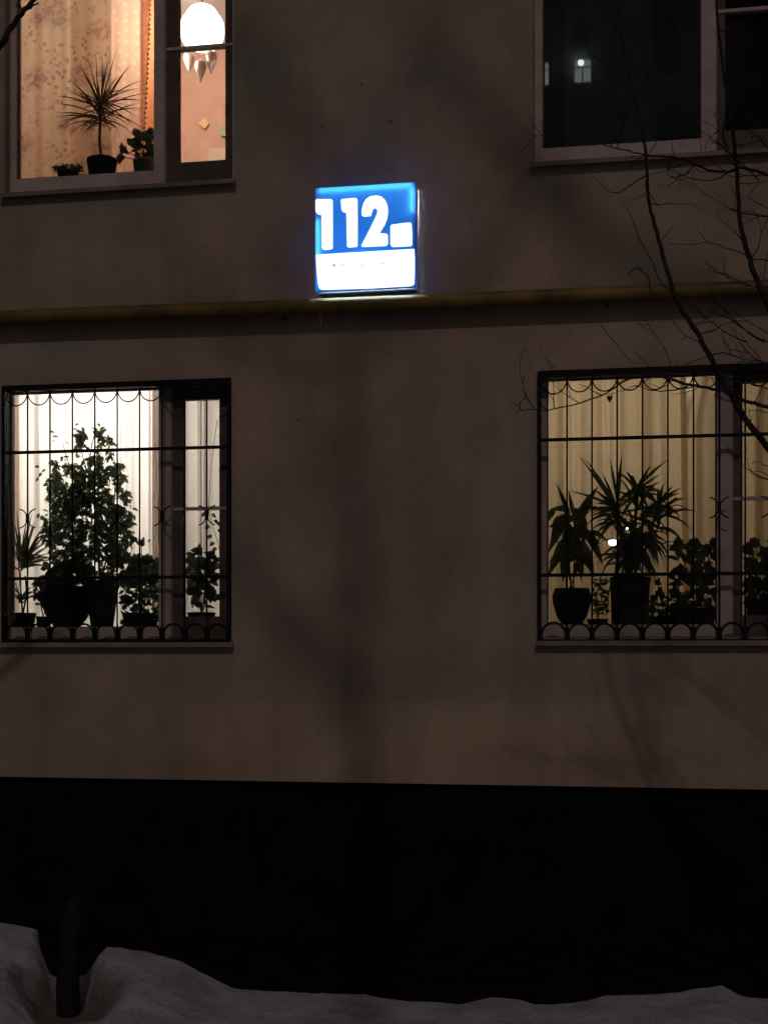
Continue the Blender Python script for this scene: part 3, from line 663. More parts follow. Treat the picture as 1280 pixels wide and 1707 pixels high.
# --- ficus
def ficus():
    Y = 0.30; rnd = random.Random(3)
    t = thing('ficus_tree', 'tall leafy weeping fig filling the bright lower left window', 'plant', (P(170, 1040, Y).x, Y, zLL), None)
    top = pot('pot_brown', 170, 968, 1046, 58, 36, Y, t, zLL)
    bm = bmesh.new()
    stems = []
    for pts, r in (([(168, 975), (163, 900), (155, 820), (150, 760), (160, 716)], .009), ([(172, 975), (150, 880), (120, 790), (103, 735)], .006), ([(175, 975), (185, 890), (192, 800), (188, 740)], .006),
                   ([(172, 970), (200, 930), (225, 900), (243, 905)], .004), ([(160, 950), (120, 900), (92, 850)], .004), ([(160, 880), (100, 830), (75, 795)], .004), ([(158, 850), (195, 830), (212, 845)], .004), ([(150, 800), (135, 750), (131, 715)], .004)):
        w3 = [P(a, b, Y+rnd.uniform(-.03, .05)) for a, b in pts]; w3[0] = Vector((top.x+rnd.uniform(-.015, .015), Y, top.z)) if pts[0][1] > 960 else w3[0]
        sp = smooth_path(w3, 5); tube(bm, sp, [r*(1-.75*i/len(sp)) for i in range(len(sp))], 6); stems.append(sp)
    env = [(710, 152, 172), (722, 132, 178), (738, 106, 188), (752, 98, 197), (770, 91, 203), (800, 84, 208), (830, 78, 212), (860, 73, 220), (890, 72, 230), (920, 74, 242), (945, 80, 252), (972, 96, 258)]
    def xr(py):
        for (a, l0, r0), (b, l1, r1) in zip(env, env[1:]):
            if a <= py <= b: k = (py-a)/(b-a); return l0+(l1-l0)*k, r0+(r1-r0)*k
        return env[-1][1:]
    for k in range(60):         # fine twigs
        py = rnd.uniform(740, 955); l, r = xr(py); px = rnd.uniform(l, r); a = P(px, py, Y+rnd.uniform(-.07, .07)); b = P((px*.6+160*.4), py+rnd.uniform(15, 45), Y)
        tube(bm, [a, (a+b)/2+Vector((0, 0, .012)), b], [.0011, .0016, .0022], 4)
    obj('stem', bm, M['stem'], t)
    bm = bmesh.new()
    def lf(px, py, sz=1.0):
        p = P(px, py, Y+rnd.uniform(-.10, .10)); side = -1 if px < 150 else 1
        side = 1 if px > 158 else -1; up_ = .9 if py < 740 else .25
        d = Vector((side*rnd.uniform(-.7, 1.1), rnd.uniform(-.6, .6), rnd.uniform(-.95, up_)))
        blade(bm, p, d, rnd.uniform(.030, .046)*sz, rnd.uniform(.015, .022)*sz, .5, 5, .2, 'oval', rnd.uniform(-1.0, 1.0))
    holes = [(rnd.uniform(90, 215), rnd.uniform(760, 960), rnd.uniform(2.5, 6)) for _ in range(34)]
    n = 0
    while n < 4300:
        py = rnd.uniform(714, 972) if n < 3300 else rnd.uniform(820, 975); l, r = xr(py)
        l += 16*noise.noise(Vector((py*.06, 1.3, 4))) + 3; r += 16*noise.noise(Vector((py*.055, 7.3, 9))) - 3
        px = rnd.uniform(l, r)
        if py < 772:        # ragged top: clumps round the shoot tips
            if noise.noise(Vector((px*.07, py*.05, 5))) < -.02+(py-772)*-.004: continue
        if noise.noise(Vector((px*.06, py*.05, 2.5))) < -.30: continue
        if any(abs(px-a) < c and abs(py-b) < c for a, b, c in holes): continue
        lf(px, py); n += 1
    for a, b in ((131, 708), (130, 718), (90, 722), (97, 728), (93, 738), (100, 742), (162, 708), (155, 717), (170, 716), (178, 724), (66, 778), (70, 788), (64, 796), (76, 782), (204, 775), (208, 795), (212, 818), (220, 848), (222, 858), (240, 895), (250, 899), (242, 903), (258, 896), (70, 850), (66, 856), (108, 735), (128, 728), (188, 730)): lf(a, b, 1.05)
    obj('foliage', bm, M['leaf_ficus'], t, True)
ficus()
# --- left strap-leaved plant with two rosettes
def spider():
    Y = 0.24; t = thing('dracaena', 'strap leaved plant at the left edge of bright window', 'plant', (P(38, 1040, Y).x, Y, zLL), 'potted plants on the sills')
    top = pot('pot_black', 38, 1022, 1046, 44, 34, Y, t, zLL)
    bm = bmesh.new()
    for a, b in ((33, 950), (42, 960)): tube(bm, smooth_path([top, P(a+2, 990, Y), P(a, b, Y)], 4), .006, 6)
    obj('stem', bm, M['stem'], t)
    c = P(36, 945, Y)
    tuft(t, M['leaf_palm'], c, 26, .16, .34, .016, 5, (5, 88), (0, 360), .55)
    bm = bmesh.new()
    for (a, b), w_ in zip(((78, 888), (82, 912), (80, 926), (84, 938), (28, 850), (22, 862), (52, 858), (60, 868), (74, 874)), (.016,)*9):
        q = P(a, b, Y+.02); d = q-c; blade(bm, c, d+Vector((0, 0, .05)), d.length*1.05, w_, .3, 8)
    obj('leaf_rosette', bm, M['leaf_palm'], t, True)
    tuft(t, M['leaf_palm'], P(36, 1000, Y), 12, .06, .13, .018, 8, (20, 80), droop=.4, prof='oval')
spider()
def bushy(name, label, px, pyt, pyb, wt, wb, Y, zb_, potm, pts, nleaf, ls, lw, seed, leafm, region, round_=False, cat='plant', prof='oval', hang=0.3):
    rnd = random.Random(seed)
    t = thing(name, label, cat, (P(px, pyb, Y).x, Y, zb_), 'potted plants on the sills')
    top = pot(potm, px, pyt, pyb, wt, wb, Y, t, zb_, round_)
    bm = bmesh.new()
    for a, b in pts:
        e = P(a, b, Y+rnd.uniform(-.03, .03)); tube(bm, smooth_path([top, (top+e)/2+Vector((rnd.uniform(-.01, .01), 0, .01)), e], 4), [.004]*6+[.0025]*3 if False else .003, 5)
    obj('stem', bm, M['stem'], t)
    bm = bmesh.new(); x0, x1, y0, y1 = region
    for k in range(int(nleaf*2.4)):
        a, b = (rnd.choice(pts) if rnd.random() < .45 else (rnd.uniform(x0, x1), rnd.uniform(y0, y1)))
        ang = rnd.uniform(-math.pi, math.pi); p = P(a, b, Y+rnd.uniform(-.05, .05))
        d = Vector((math.cos(ang), rnd.uniform(-.5, .3), math.sin(ang)*.7-hang*.5))
        blade(bm, p-d.normalized()*ls*.4, d, ls*rnd.uniform(.7, 1.15), lw*rnd.uniform(.75, 1.15), .4, 6, .15, prof, rnd.uniform(-1, 1))
    obj('foliage', bm, leafm, t, True); return t
bushy('potted_plant', 'dark dense plant in big round pot left of the weeping fig', 112, 978, 1046, 84, 40, .29, zLL, 'pot_black', [(85, 955), (100, 942), (120, 945), (135, 955), (72, 965), (78, 980)], 70, .07, .045, 31, M['leaf_dark'], (70, 152, 940, 1000), True)
bushy('potted_plant', 'small grey leaved plant hanging low between strap plant and round pot', 72, 1028, 1046, 24, 18, .19, zLL, 'pot_black', [(60, 975), (68, 985), (76, 1000), (66, 990)], 14, .06, .022, 33, M['leaf_grey'], (56, 82, 968, 1012))
bushy('potted_plant', 'bushy small leaved plant between weeping fig and mullion', 235, 1022, 1046, 62, 50, .24, zLL, 'pot_black', [(212, 925), (235, 905), (250, 935), (258, 960), (240, 990), (215, 1000)], 250, .045, .026, 34, M['leaf_ficus'], (200, 266, 925, 1038))
tuft(bpy.data.objects[[o.name for o in bpy.data.objects if o.get('label', '').startswith('bushy small')][0]], M['leaf_olive'], P(258, 985, .3), 7, .12, .22, .012, 35, (35, 85), droop=.4, name='thin_leaves')
bushy('potted_plant', 'broad leaved plant on the sill of the narrow right pane', 336, 1021, 1046, 46, 38, .22, zLL, 'pot_black', [(318, 925), (330, 918), (345, 940), (352, 925), (325, 960), (342, 975), (350, 990), (318, 985)], 44, .085, .046, 36, M['leaf_dark'], (314, 362, 930, 1012))
def vine():
    Y = .25; t = thing('trailing_vine', 'thin trailing vine hanging by the right jamb of the bright window', 'plant', P(352, 846, Y), 'potted plants on the sills'); rnd = random.Random(9)
    path = [(362, 700), (352, 780), (348, 848), (352, 866), (357, 885), (363, 905), (366, 918)]
    bm = bmesh.new(); sp = smooth_path([P(a, b, Y) for a, b in path], 4); tube(bm, sp, .0018, 5); obj('stem', bm, M['stem'], t)
    bm = bmesh.new()
    for a, b, dx in ((344, 856, -1), (352, 858, 1), (356, 868, 1), (350, 877, -1), (360, 872, 1), (362, 884, 1), (354, 893, -1), (358, 905, -1), (365, 900, 1), (362, 914, -1), (340, 846, -1)):
        blade(bm, P(a, b, Y), (dx, -.2, -.35), .038, .026, .4, 5, .2, 'oval', dx*.3)
    obj('foliage', bm, M['leaf_dark'], t, True)
vine()
# --- upper left window
def marginata():
    Y = .26; t = thing('dragon_tree', 'spiky dragon tree in black pot in the upper left window', 'plant', (P(170, 290, Y).x, Y, zUL), None)
    top = pot('pot_black', 170, 265, 294, 50, 38, Y, t, zUL-.03)
    c = P(167, 185, Y)
    bm = bmesh.new(); tube(bm, smooth_path([top, P(166, 235, Y), P(167, 205, Y), c], 4), .010, 8); obj('trunk', bm, M['leaf_olive'], t)
    rnd = random.Random(4); bm = bmesh.new()
    tips = [(118, 132), (133, 108), (148, 100), (160, 92), (170, 94), (180, 96), (192, 88), (213, 110), (205, 122), (232, 132), (242, 153), (235, 165), (232, 178), (222, 190), (100, 158), (92, 170), (98, 186), (104, 200), (110, 208), (100, 210), (222, 208), (238, 212), (120, 150), (128, 140), (226, 145), (140, 118), (185, 110), (95, 192), (228, 170)]
    for a, b in tips:
        o = c+Vector((rnd.uniform(-.012, .012), rnd.uniform(-.02, .02), rnd.uniform(-.06, .06))); q = P(a, b, Y+rnd.uniform(-.12, .08)); d = q-o
        blade(bm, o, d.normalized()+Vector((0, 0, .14)), d.length*1.12, .0085, .30, 9, .25)
    for k in range(48):
        a = R(rnd.uniform(0, 360)); e = R(rnd.uniform(-35, 85)); o = c+Vector((0, 0, rnd.uniform(-.08, .06)))
        blade(bm, o, (math.cos(a)*math.cos(e), math.sin(a)*math.cos(e)*.5, math.sin(e)), rnd.uniform(.14, .25), .008, rnd.uniform(.2, .7), 8, .25)
    for k in range(22):   # dry hanging leaves
        a = R(rnd.uniform(0, 360)); o = c+Vector((0, 0, rnd.uniform(-.10, -.04)))
        blade(bm, o, (math.cos(a)*.6, math.sin(a)*.3, .1), rnd.uniform(.14, .26), .006, 2.6, 9, .25)
    obj('leaf_rosette', bm, M['leaf_olive'], t, True)
marginata()
bushy('potted_plant', 'low dark rosette plant left of the dragon tree', 113, 286, 296, 34, 26, .24, zUL-.03, 'pot_black', [(95, 280), (105, 277), (120, 279), (132, 278)], 26, .06, .016, 41, M['leaf_dark'], (92, 134, 276, 286))
bushy('potted_plant', 'green leafy plant in pale green pot beside upper mullion', 244, 268, 294, 44, 36, .25, zUL-.03, 'pot_green', [(232, 222), (250, 218), (258, 235), (215, 235), (205, 248), (200, 262), (248, 245), (225, 240)], 30, .07, .038, 42, M['leaf_dark'], (222, 262, 220, 262))

# --- lower right window
def lance(parent, Y, c, tips, w_, m, droop=.25, prof='lance'):
    bm = bmesh.new(); rnd = random.Random(len(tips))
    for a, b in tips:
        q = P(a, b, Y+rnd.uniform(-.05, .05)); d = q-c
        blade(bm, c, d.normalized()+Vector((0, 0, droop*.4)), d.length*1.03, w_*rnd.uniform(.8, 1.2), droop, 8, .12, prof, rnd.uniform(-.5, .5))
    return obj('leaf_rosette', bm, m, parent, True)
def broad():
    Y = .24; rnd = random.Random(12); t = thing('potted_plant', 'broad leaved plant in brown cup shaped pot, left of lower right window', 'plant', (P(953, 1040, Y).x, Y, zLR), 'potted plants on the sills')
    top = pot('pot_brown', 953, 981, 1044, 62, 30, Y, t, zLR, True)
    bm = bmesh.new()
    heads = [(945, 900), (960, 880), (935, 860), (975, 870), (928, 900)]
    for a, b in heads: tube(bm, smooth_path([top+Vector((rnd.uniform(-.03, .03), 0, 0)), P((a+953)/2, 940, Y), P(a, b, Y)], 4), .004, 6)
    obj('stem', bm, M['stem'], t)
    bm = bmesh.new()
    for a, b, c, d_, w_ in ((945, 850, 928, 806, .03), (960, 875, 993, 812, .07), (955, 860, 948, 818, .03), (950, 850, 918, 848, .05), (970, 850, 1000, 845, .03), (955, 880, 915, 875, .06), (960, 885, 1000, 905, .07),
                            (950, 900, 920, 950, .06), (965, 900, 990, 960, .08), (945, 890, 935, 955, .05), (940, 870, 914, 920, .06), (975, 880, 1005, 940, .06), (958, 860, 975, 905, .07), (945, 855, 925, 885, .06), (940, 895, 912, 965, .05),
                            (950, 862, 935, 820, .028), (965, 868, 985, 830, .05), (960, 895, 965, 945, .05), (945, 880, 955, 930, .06), (935, 860, 918, 880, .04)):
        o = P(a, b, Y+rnd.uniform(-.04, .04)); q = P(c, d_, Y+rnd.uniform(-.06, .04)); d = q-o; blade(bm, o, d.normalized()+Vector((0, 0, .1)), d.length*1.05, w_*.85, .25, 8, .15, 'lance', rnd.uniform(-.4, .4))
    for k in range(34):
        a, b = rnd.uniform(922, 985), rnd.uniform(845, 930); an = R(rnd.uniform(190, 350)); blade(bm, P(a, b, Y+rnd.uniform(-.04, .06)), (math.cos(an), rnd.uniform(-.4, .3), math.sin(an)*.9), rnd.uniform(.10, .17), rnd.uniform(.03, .05), .5, 8, .15, 'lance', rnd.uniform(-.6, .6))
    obj('foliage', bm, M['leaf_dark'], t, True)
broad()
def yucca():
    Y = .30; rnd = random.Random(14); t = thing('yucca_plant', 'tall yucca with pointed leaves in dark cylinder pot, lower right window', 'plant', (P(1050, 1040, Y).x, Y, zLR), None)
    top = pot('pot_black', 1050, 962, 1044, 66, 60, Y, t, zLR)
    bm = bmesh.new(); hd = [(1030, 850), (1062, 815), (1098, 840), (1060, 880), (1040, 900)]
    for a, b in hd: tube(bm, smooth_path([top, P((a+1050)/2, 920, Y), P(a, b, Y)], 4), .009, 7)
    obj('stem', bm, M['stem'], t)
    bm = bmesh.new()
    def put(a, b, tips, w_):
        for c, d_ in tips:
            o = P(a+rnd.uniform(-3, 3), b+rnd.uniform(-5, 5), Y+rnd.uniform(-.03, .03)); q = P(c, d_, Y+rnd.uniform(-.08, .05)); d = q-o
            blade(bm, o, d.normalized()+Vector((0, 0, .08)), d.length*1.03, w_*rnd.uniform(.85, 1.15), .16, 8, .2, 'strap', rnd.uniform(-.7, .7))
    put(1030, 850, [(964, 757), (976, 764), (1005, 790), (1016, 762), (1036, 758), (949, 817), (990, 815), (985, 860), (992, 838), (1000, 880), (1002, 832)], .020)
    put(1060, 815, [(1083, 776), (1113, 765), (1044, 786), (1054, 792), (1096, 806), (1094, 814), (1040, 825), (1082, 850), (1075, 790), (1100, 790)], .020)
    put(1098, 835, [(1136, 812), (1122, 808), (1133, 822), (1120, 812)], .014)
    put(1070, 860, [(1136, 811), (1128, 822), (1112, 830), (1120, 850), (1110, 890), (1100, 900)], .022)
    put(1035, 850, [(1122, 842), (1105, 885)], .016)
    # arching thin ends
    for pts in ([(1095, 850), (1115, 845), (1132, 842), (1152, 852)], [(1098, 840), (1118, 862), (1135, 861)], [(1075, 860), (1095, 865), (1108, 880), (1112, 895)], [(1080, 880), (1100, 905), (1122, 903), (1140, 918)]):
        sp = smooth_path([P(a, b, Y) for a, b in pts], 4); tube(bm, sp, [.005*(1-.7*i/len(sp)) for i in range(len(sp))], 4)
    for k in range(80):
        a, b = rnd.choice(hd); o = P(a, b+rnd.uniform(0, 40), Y); an = R(rnd.uniform(-60, 240)); blade(bm, o, (math.cos(an), rnd.uniform(-.4, .4), math.sin(an)*.9), rnd.uniform(.12, .24), .022, .7, 8, .2, 'strap', rnd.uniform(-1, 1))
    for k in range(44):  # drooping lower leaves
        o = P(rnd.uniform(1030, 1085), rnd.uniform(890, 930), Y); s = rnd.choice((-1, 1)); blade(bm, o, (s*rnd.uniform(.1, .8), rnd.uniform(-.4, .2), -.3), rnd.uniform(.12, .24), .018, 1.2, 8, .2)
    obj('leaf_rosette', bm, M['leaf_dark'], t, True)
yucca()
bushy('potted_plant', 'small wispy plant in shallow bowl between brown pot and yucca', 996, 1032, 1044, 36, 30, .21, zLR, 'pot_black', [(998, 975), (1006, 985), (992, 990), (1010, 1000), (1002, 1015)], 60, .034, .014, 52, M['leaf_dark'], (988, 1014, 965, 1024))
bushy('potted_plant', 'leafy plant between yucca and mullion of lower right window', 1160, 1015, 1044, 70, 56, .24, zLR, 'pot_black', [(1130, 905), (1160, 905), (1178, 915), (1190, 905), (1150, 930), (1135, 950), (1180, 940), (1165, 960), (1190, 960), (1190, 985)], 75, .08, .042, 53, M['leaf_dark'], (1120, 1198, 905, 1038))
bushy('potted_plant', 'low spreading plant at the foot of yucca pot', 1108, 1028, 1044, 60, 48, .20, zLR, 'pot_black', [(1088, 1000), (1100, 985), (1095, 970), (1120, 1015), (1085, 1015), (1130, 1005)], 66, .045, .024, 54, M['leaf_dark'], (1080, 1150, 990, 1040))
bushy('potted_plant', 'leafy plant behind the right sash at the photo edge', 1268, 1000, 1044, 44, 36, .24, zLR, 'pot_black', [(1245, 915), (1258, 905), (1275, 920), (1290, 910), (1250, 935), (1280, 940), (1262, 970)], 60, .085, .046, 55, M['leaf_dark'], (1246, 1300, 915, 1030))
b_ = P(1060, 1040, .2)

# ------------------------------------------------------------------ trees outside
def sticks(bm, pxs, Ya, Yb, ra, rb, sub=4, n=6, wob=.004, rnd=random):
    k = len(pxs)-1; w3 = [P(a, b, Ya+(Yb-Ya)*i/k) for i, (a, b) in enumerate(pxs)]
    sp = smooth_path(w3, sub); m_ = len(sp)-1
    sp = [p+Vector((rnd.uniform(-wob, wob), rnd.uniform(-wob, wob), rnd.uniform(-wob, wob))) if 0 < i < m_ else p for i, p in enumerate(sp)]
    tube(bm, sp, [ra+(rb-ra)*i/m_ for i in range(m_+1)], n); return sp
def twig(bm, p, d, ln, r, depth, rnd):
    pts = [p]; q = Vector(p); d = Vector(d).normalized(); k = max(3, int(ln/.035)); kids = []
    for i in range(k):
        d = (d+Vector((rnd.uniform(-.28, .28), rnd.uniform(-.2, .2), rnd.uniform(-.22, .30)))).normalized(); q = q+d*ln/k; pts.append(q)
        if depth and rnd.random() < .42: kids.append((q, d))
    tube(bm, pts, [r*(1-.65*i/k) for i in range(k+1)], 5)
    for q, d in kids:
        s = Vector((rnd.uniform(-1, 1), rnd.uniform(-.5, .5), rnd.uniform(-.6, .9))); twig(bm, q, (d+s*.9), ln*rnd.uniform(.3, .6), r*.6, depth-1, rnd)
rnd = random.Random(77)
YT = -2.0
tr = thing('bare_tree', 'bare winter tree reaching thin branches in from the right edge', 'tree', (X(1700, -2.3), -2.3, 0))
bm = bmesh.new(); tb = P(1700, 1500, -2.3)
tube(bm, smooth_path([(tb.x+.02, -2.3, -.1), (tb.x, -2.3, .6), P(1680, 1150, -2.25), P(1655, 950, -2.2), P(1642, 700, -2.25), P(1630, 400, -2.3), P(1600, 100, -2.35), P(1580, -250, -2.4)], 4), [.10-.0027*i for i in range(29)], 12)
obj('trunk', bm, M['bark'], tr, True)
A = [(1668, 1080), (1580, 1050), (1500, 1010), (1440, 955), (1385, 885), (1330, 810), (1280, 746), (1247, 705), (1216, 655), (1192, 610), (1172, 572), (1156, 545), (1130, 508), (1112, 450), (1099, 400), (1085, 350), (1079, 310), (1076, 260), (1068, 200), (1052, 140), (1040, 80), (1030, 0), (1018, -90)]
B = [(1648, 900), (1560, 880), (1470, 825), (1410, 760), (1350, 670), (1305, 570), (1276, 500), (1257, 455), (1243, 410), (1233, 370), (1229, 300), (1224, 250), (1218, 190), (1205, 120), (1195, 20), (1188, -90)]
Dp = [(1645, 850), (1570, 835), (1480, 790), (1410, 740), (1345, 700), (1280, 678), (1240, 668), (1212, 655), (1180, 646), (1155, 643), (1120, 632), (1085, 627), (1050, 631), (1030, 641), (1010, 655), (985, 665), (945, 677), (905, 684), (880, 682), (860, 687)]
Cp = [(1630, 430), (1550, 415), (1470, 380), (1400, 340), (1330, 305), (1284, 292), (1262, 285), (1230, 280), (1214, 286), (1180, 282), (1150, 270), (1125, 262), (1098, 260), (1075, 258), (1050, 252), (1010, 242), (990, 232), (972, 220)]
mains = []
for pts, ya, yb, ra, rb in ((A, -2.2, -1.7, .0170, .0034), (B, -2.2, -2.5, .0165, .0036), (Dp, -2.25, -1.75, .0095, .0014), (Cp, -2.3, -1.9, .009, .0014)):
    bm = bmesh.new(); sp = sticks(bm, pts, ya, yb, ra, rb, rnd=rnd, wob=.003); obj('branch', bm, M['bark'], tr, True); mains.append((sp, ra, rb))
sm = [[(1122, 492), (1108, 478), (1098, 466), (1085, 432), (1066, 398), (1060, 385), (1052, 360), (1045, 347), (1037, 341)], [(1085, 488), (1081, 462), (1070, 452), (1058, 447), (1048, 456)], [(1070, 452), (1060, 446), (1045, 462)],
      [(1218, 283), (1200, 295), (1180, 300), (1150, 296), (1130, 287), (1122, 280)], [(1077, 292), (1062, 300), (1045, 312), (1028, 321), (1012, 316), (1000, 304), (992, 296)], [(1076, 262), (1090, 244), (1098, 225), (1100, 205)], [(1125, 262), (1120, 245), (1121, 230)], [(1146, 268), (1110, 283), (1079, 292)],
      [(1320, 440), (1280, 433), (1252, 432), (1236, 421), (1205, 411), (1180, 403), (1150, 408), (1112, 404)], [(1250, 475), (1230, 467), (1205, 455), (1180, 441), (1176, 432)], [(1181, 405), (1172, 395), (1160, 382)], [(1102, 400), (1115, 386), (1124, 376)],
      [(1168, 571), (1145, 560), (1132, 548), (1118, 530)], [(1145, 560), (1135, 568)], [(1192, 590), (1165, 598), (1140, 608), (1120, 612)], [(1186, 592), (1206, 588), (1235, 597), (1260, 602), (1300, 606)],
      [(1155, 644), (1120, 651), (1085, 650), (1060, 643), (1040, 650), (1012, 658)], [(1165, 645), (1140, 655), (1118, 656)], [(1120, 634), (1105, 645), (1085, 640)], [(1150, 643), (1135, 635), (1122, 630)], [(1085, 627), (1070, 640), (1055, 645)],
      [(1285, 690), (1262, 683), (1246, 686)], [(1310, 580), (1280, 570), (1250, 555), (1222, 535), (1200, 524), (1185, 522)], [(1300, 640), (1268, 600), (1240, 565), (1220, 545)], [(1210, 578), (1205, 560), (1204, 553), (1214, 556)], [(1290, 560), (1262, 545), (1235, 528), (1215, 515)], [(1170, 556), (1190, 550), (1205, 540), (1225, 536), (1250, 533)], [(1170, 540), (1185, 536), (1200, 538)], [(1218, 590), (1213, 575), (1208, 565)],
      [(1225, 304), (1250, 306), (1290, 302), (1340, 320)], [(1262, 307), (1255, 316), (1246, 330)], [(1240, 350), (1270, 358), (1310, 362)], [(1345, 800), (1280, 778), (1262, 770), (1252, 773)], [(1290, 800), (1268, 786), (1250, 788)], [(1250, 330), (1275, 345), (1300, 360)], [(1270, 480), (1276, 440), (1282, 400), (1275, 370)],
      [(1000, 540), (1018, 562), (1040, 590), (1056, 606)], [(1022, 655), (1016, 658), (1016, 662)]]
for s in sm:
    bm = bmesh.new(); sticks(bm, s, -2.05+rnd.uniform(-.15, .15), -1.9+rnd.uniform(-.15, .15), .0032 if len(s) > 4 else .0022, .0010, rnd=rnd, n=5, wob=.0025); obj('twig', bm, M['bark'], tr)
for sp, ra, rb in mains:
    for i in range(8, len(sp)-2):
        if rnd.random() < .20:
            d = Vector((rnd.uniform(-1, .5), rnd.uniform(-.6, .6), rnd.uniform(-.3, 1)))
            bm = bmesh.new(); twig(bm, sp[i], d, rnd.uniform(.10, .30), .0026, 2, rnd); obj('twig', bm, M['bark'], tr)
for a, b in ((1255, 560), (1262, 350), (1225, 560), (1270, 600), (1268, 470), (1275, 790), (1245, 290), (1290, 250), (1280, 650)):
    bm = bmesh.new(); twig(bm, P(a+20, b+10, -2.1), (-1, rnd.uniform(-.3, .3), rnd.uniform(-.2, .6)), .26, .003, 3, rnd); obj('twig', bm, M['bark'], tr)
bm = bmesh.new(); p = P(1016, 660, -1.95)
for s in (1,):
    pl = [(0, -.022), (.010, -.008), (.013, .003), (.008, .009), (0, .004), (-.008, .009), (-.013, .003), (-.010, -.008)]
    prism(bm, [(p.x+a, p.z-.006+b) for a, b in pl], -1.951, -1.949)
obj('dry_leaf', bm, M['bark'], tr)
# tree at the left whose branch crosses the corner
t2 = thing('bare_tree', 'dark tree branch crossing the top left corner, trunk out of view', 'tree', (X(-620, -2.4), -2.4, 0))
bm = bmesh.new(); b0 = P(-620, 1500, -2.4)
tube(bm, smooth_path([(b0.x, -2.4, -.1), (b0.x+.03, -2.4, 1.2), P(-610, 700, -2.4), P(-560, 450, -2.4), P(-545, 0, -2.4), P(-540, -300, -2.4)], 4), [.11-.003*i for i in range(21)], 12); obj('trunk', bm, M['bark'], t2, True)
bm = bmesh.new(); sp = sticks(bm, [(-562, 470), (-430, 420), (-280, 345), (-150, 240), (-60, 148), (-5, 82), (12, 56), (36, 22), (58, -4), (90, -60)], -2.4, -2.1, .026, .008, rnd=rnd)
obj('branch', bm, M['bark'], t2, True)
for pts in ([(37, 22), (33, 12), (27, 8)], [(48, 14), (58, 8), (64, 4)], [(10, 58), (4, 60)]): bm = bmesh.new(); sticks(bm, pts, -2.2, -2.15, .005, .003, rnd=rnd, n=6); obj('twig', bm, M['bark'], t2)

# stump in the snow
SZ = 0
st = thing('tree_stump', 'dark weathered stump standing in a melted hollow of the snow', 'stump', (POSTX, POSTY, 0))
bm = bmesh.new(); pts = smooth_path([(POSTX, POSTY, -.05), P(113, 1650, POSTY), P(116, 1590, POSTY), P(119, 1545, POSTY), P(123, 1515, POSTY), P(130, 1495, POSTY)], 4)
tube(bm, [p+Vector((random.uniform(-.003, .003), 0, 0)) for p in pts], [.056-.0008*i for i in range(16)]+[.042, .036, .028, .018, .007][:len(pts)-16], 14); obj('trunk', bm, M['bark_post'], st, True)
bm = bmesh.new(); sticks(bm, [(128, 1502), (140, 1488), (149, 1478), (151, 1470)], POSTY, POSTY, .006, .002); obj('twig', bm, M['bark_post'], st)

# tall tree behind the viewpoint: its limbs throw the soft shadows on the wall
t3 = thing('bare_tree', 'tall bare tree behind the viewpoint throwing soft limb shadows on wall', 'tree', (0, 0, 0))
def back(px, py, Yb=-10.5):
    p = at(px, py, 0); return p + LDIR*(-Yb/-LDIR.y)
p0 = back(600, 1200); 
bm = bmesh.new(); low = Vector((p0.x+.2, p0.y, -.1))
tp = smooth_path([low, low.lerp(p0, .5)+Vector((.1, 0, 0)), p0, back(605, 1000), back(592, 800), back(580, 600), back(600, 350), back(700, 80), back(760, -200)], 4)
tube(bm, tp, [.075-.0013*i for i in range(len(tp))], 10); obj('trunk', bm, M['bark'], t3, True)
t3.location = low
for c in list(t3.children): c.matrix_parent_inverse = Matrix.Translation(low).inverted()
for pts, ra, rb in (([(600, 1150), (520, 1100), (450, 1010), (380, 900)], .11, .06), ([(592, 800), (500, 720), (480, 600), (470, 400)], .04, .02), ([(585, 620), (680, 500), (830, 420), (900, 300)], .05, .03),
                    ([(960, 330), (870, 260), (790, 160), (690, 70)], .10, .06), ([(605, 1130), (760, 1120), (880, 1100)], .04, .02), ([(580, 600), (400, 560), (300, 420), (250, 300)], .045, .02), ([(900, 300), (1000, 400), (1120, 470), (1200, 500)], .11, .07), ([(640, 440), (420, 90), (300, 50)], .05, .02)):
    bm = bmesh.new(); sp = smooth_path([back(a, b) for a, b in pts], 5); tube(bm, sp, [ra+(rb-ra)*i/(len(sp)-1) for i in range(len(sp))], 8); obj('branch', bm, M['bark'], t3, True)

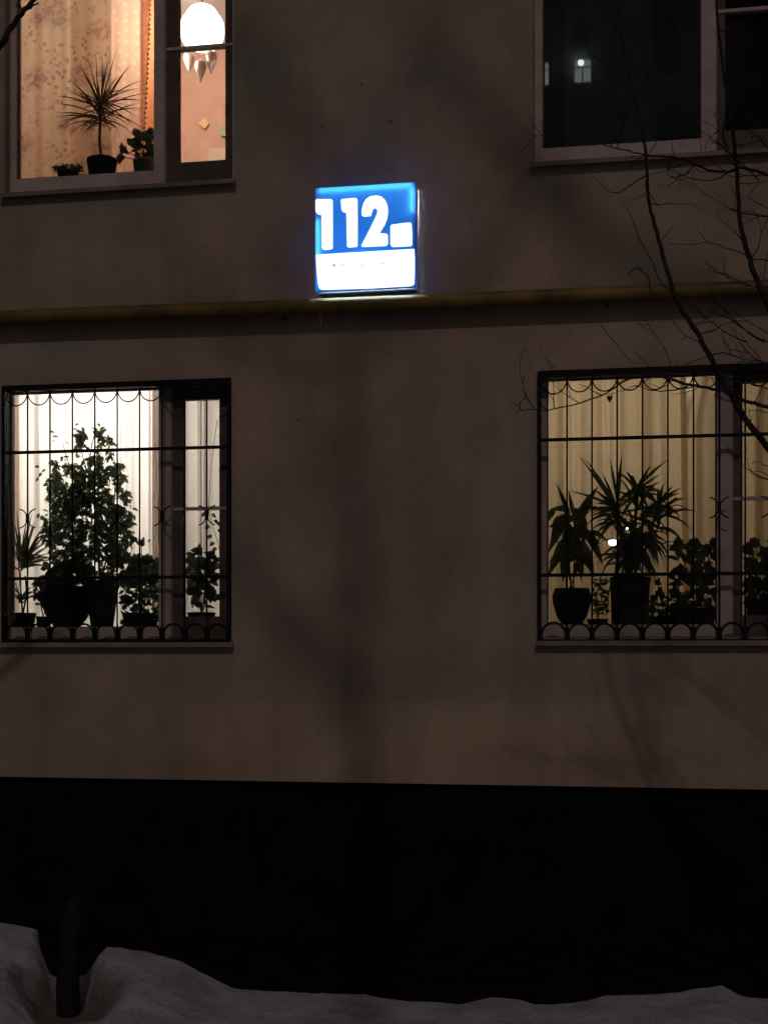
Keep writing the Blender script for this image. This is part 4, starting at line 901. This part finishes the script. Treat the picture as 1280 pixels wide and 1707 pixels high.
# ------------------------------------------------------------------ what the glass reflects
def mirror(px, py, Y):          # point at depth Y (negative) seen through the pane at px,py
    g = at(px, py, YG); d = g-CAM; d = Vector((d.x, -d.y, d.z)); return g + d*((YG-Y)/-d.y)
def street_lamp(px, py, Y, label, r, col, s):
    p = mirror(px, py, Y); t = thing('street_lamp', label, 'street lamp', (p.x, p.y+.5, 0), 'street lamps across the yard')
    bm = bmesh.new(); tube(bm, smooth_path([(p.x, p.y+.5-1.0, -.1), (p.x, p.y-.5, p.z-.6), (p.x, p.y-.45, p.z+.05), (p.x, p.y-.15, p.z+.16)], 4), .05, 10); obj('pole', bm, M['casing'], t, True)
    bm = bmesh.new(); box(bm, p.x-r*1.3, p.x+r*1.3, p.y-.22, p.y+.1, p.z+r*.75, p.z+r*1.2, .01); obj('hood', bm, M['casing'], t)
    bm = bmesh.new(); lathe(bm, p.x, p.y, [(r*.3, p.z-r*.7), (r*.85, p.z-r*.45), (r, p.z+.1*r), (r*.9, p.z+r*.7)], 16); obj('lamp_head', bm, emis('lamp_head_light', col, s), t, True)
    t.location = (p.x, p.y-.5, 0)
    for c in t.children: c.matrix_parent_inverse = Matrix.Translation(t.location).inverted()
street_lamp(1021, 905, -30, 'white street lamp mirrored bright in lower right window glass', .11, (1, .97, .92), 45)
street_lamp(1045, 881, -60, 'distant warm street lamp mirrored small above the bright one', .075, (1, .85, .6), 30)
street_lamp(120, 1001, -55, 'distant bluish street lamp mirrored in lower left window glass', .06, (.6, .85, 1), 40)
# tower block across the yard, mirrored in the dark upper pane
YB = -92
c = mirror(971, 118, YB)
tw = thing('apartment_block', 'distant dark apartment block mirrored in the upper right pane', 'building', (c.x, YB-6, 0))
M['tower'] = mottled('tower_panels', (0.42, 0.46, 0.52), (0.60, 0.62, 0.66), .3, .9, .1)
bm = bmesh.new(); box(bm, c.x-75, c.x+30, YB-12, YB, -.2, c.z+11); obj('wall', bm, M['tower'], tw)
wl = emis('far_lit_window', (.80, .9, .85), 1.6); wb_ = emis('far_bright_lamp', (.85, .95, 1), 14); dk = mat('far_dark_glass', (.02, .02, .025), .2, .5)
for i in range(-6, 8):
    for j in range(-3, 4):
        x = c.x + i*2.9; z = c.z + j*2.8
        bm = bmesh.new(); box(bm, x-.55, x+.55, YB+.004, YB+.05, z-.75, z+.75); lit = (i, j) in ((0, 0), (-1, 0))
        wn = obj('window', bm, wl if lit else dk, tw)
        if lit:
            bm = bmesh.new(); box(bm, x-.04, x+.04, YB+.051, YB+.08, z-.75, z+.2); box(bm, x-.55, x+.55, YB+.0515, YB+.075, z+.2, z+.28); obj('glazing_bar', bm, dk, wn)
        if (i, j) == (0, 0):
            bm = bmesh.new(); bmesh.ops.create_icosphere(bm, subdivisions=2, radius=.22, matrix=Matrix.Translation((x-.1, YB+.3, z+.48))); obj('lamp', bm, wb_, wn)
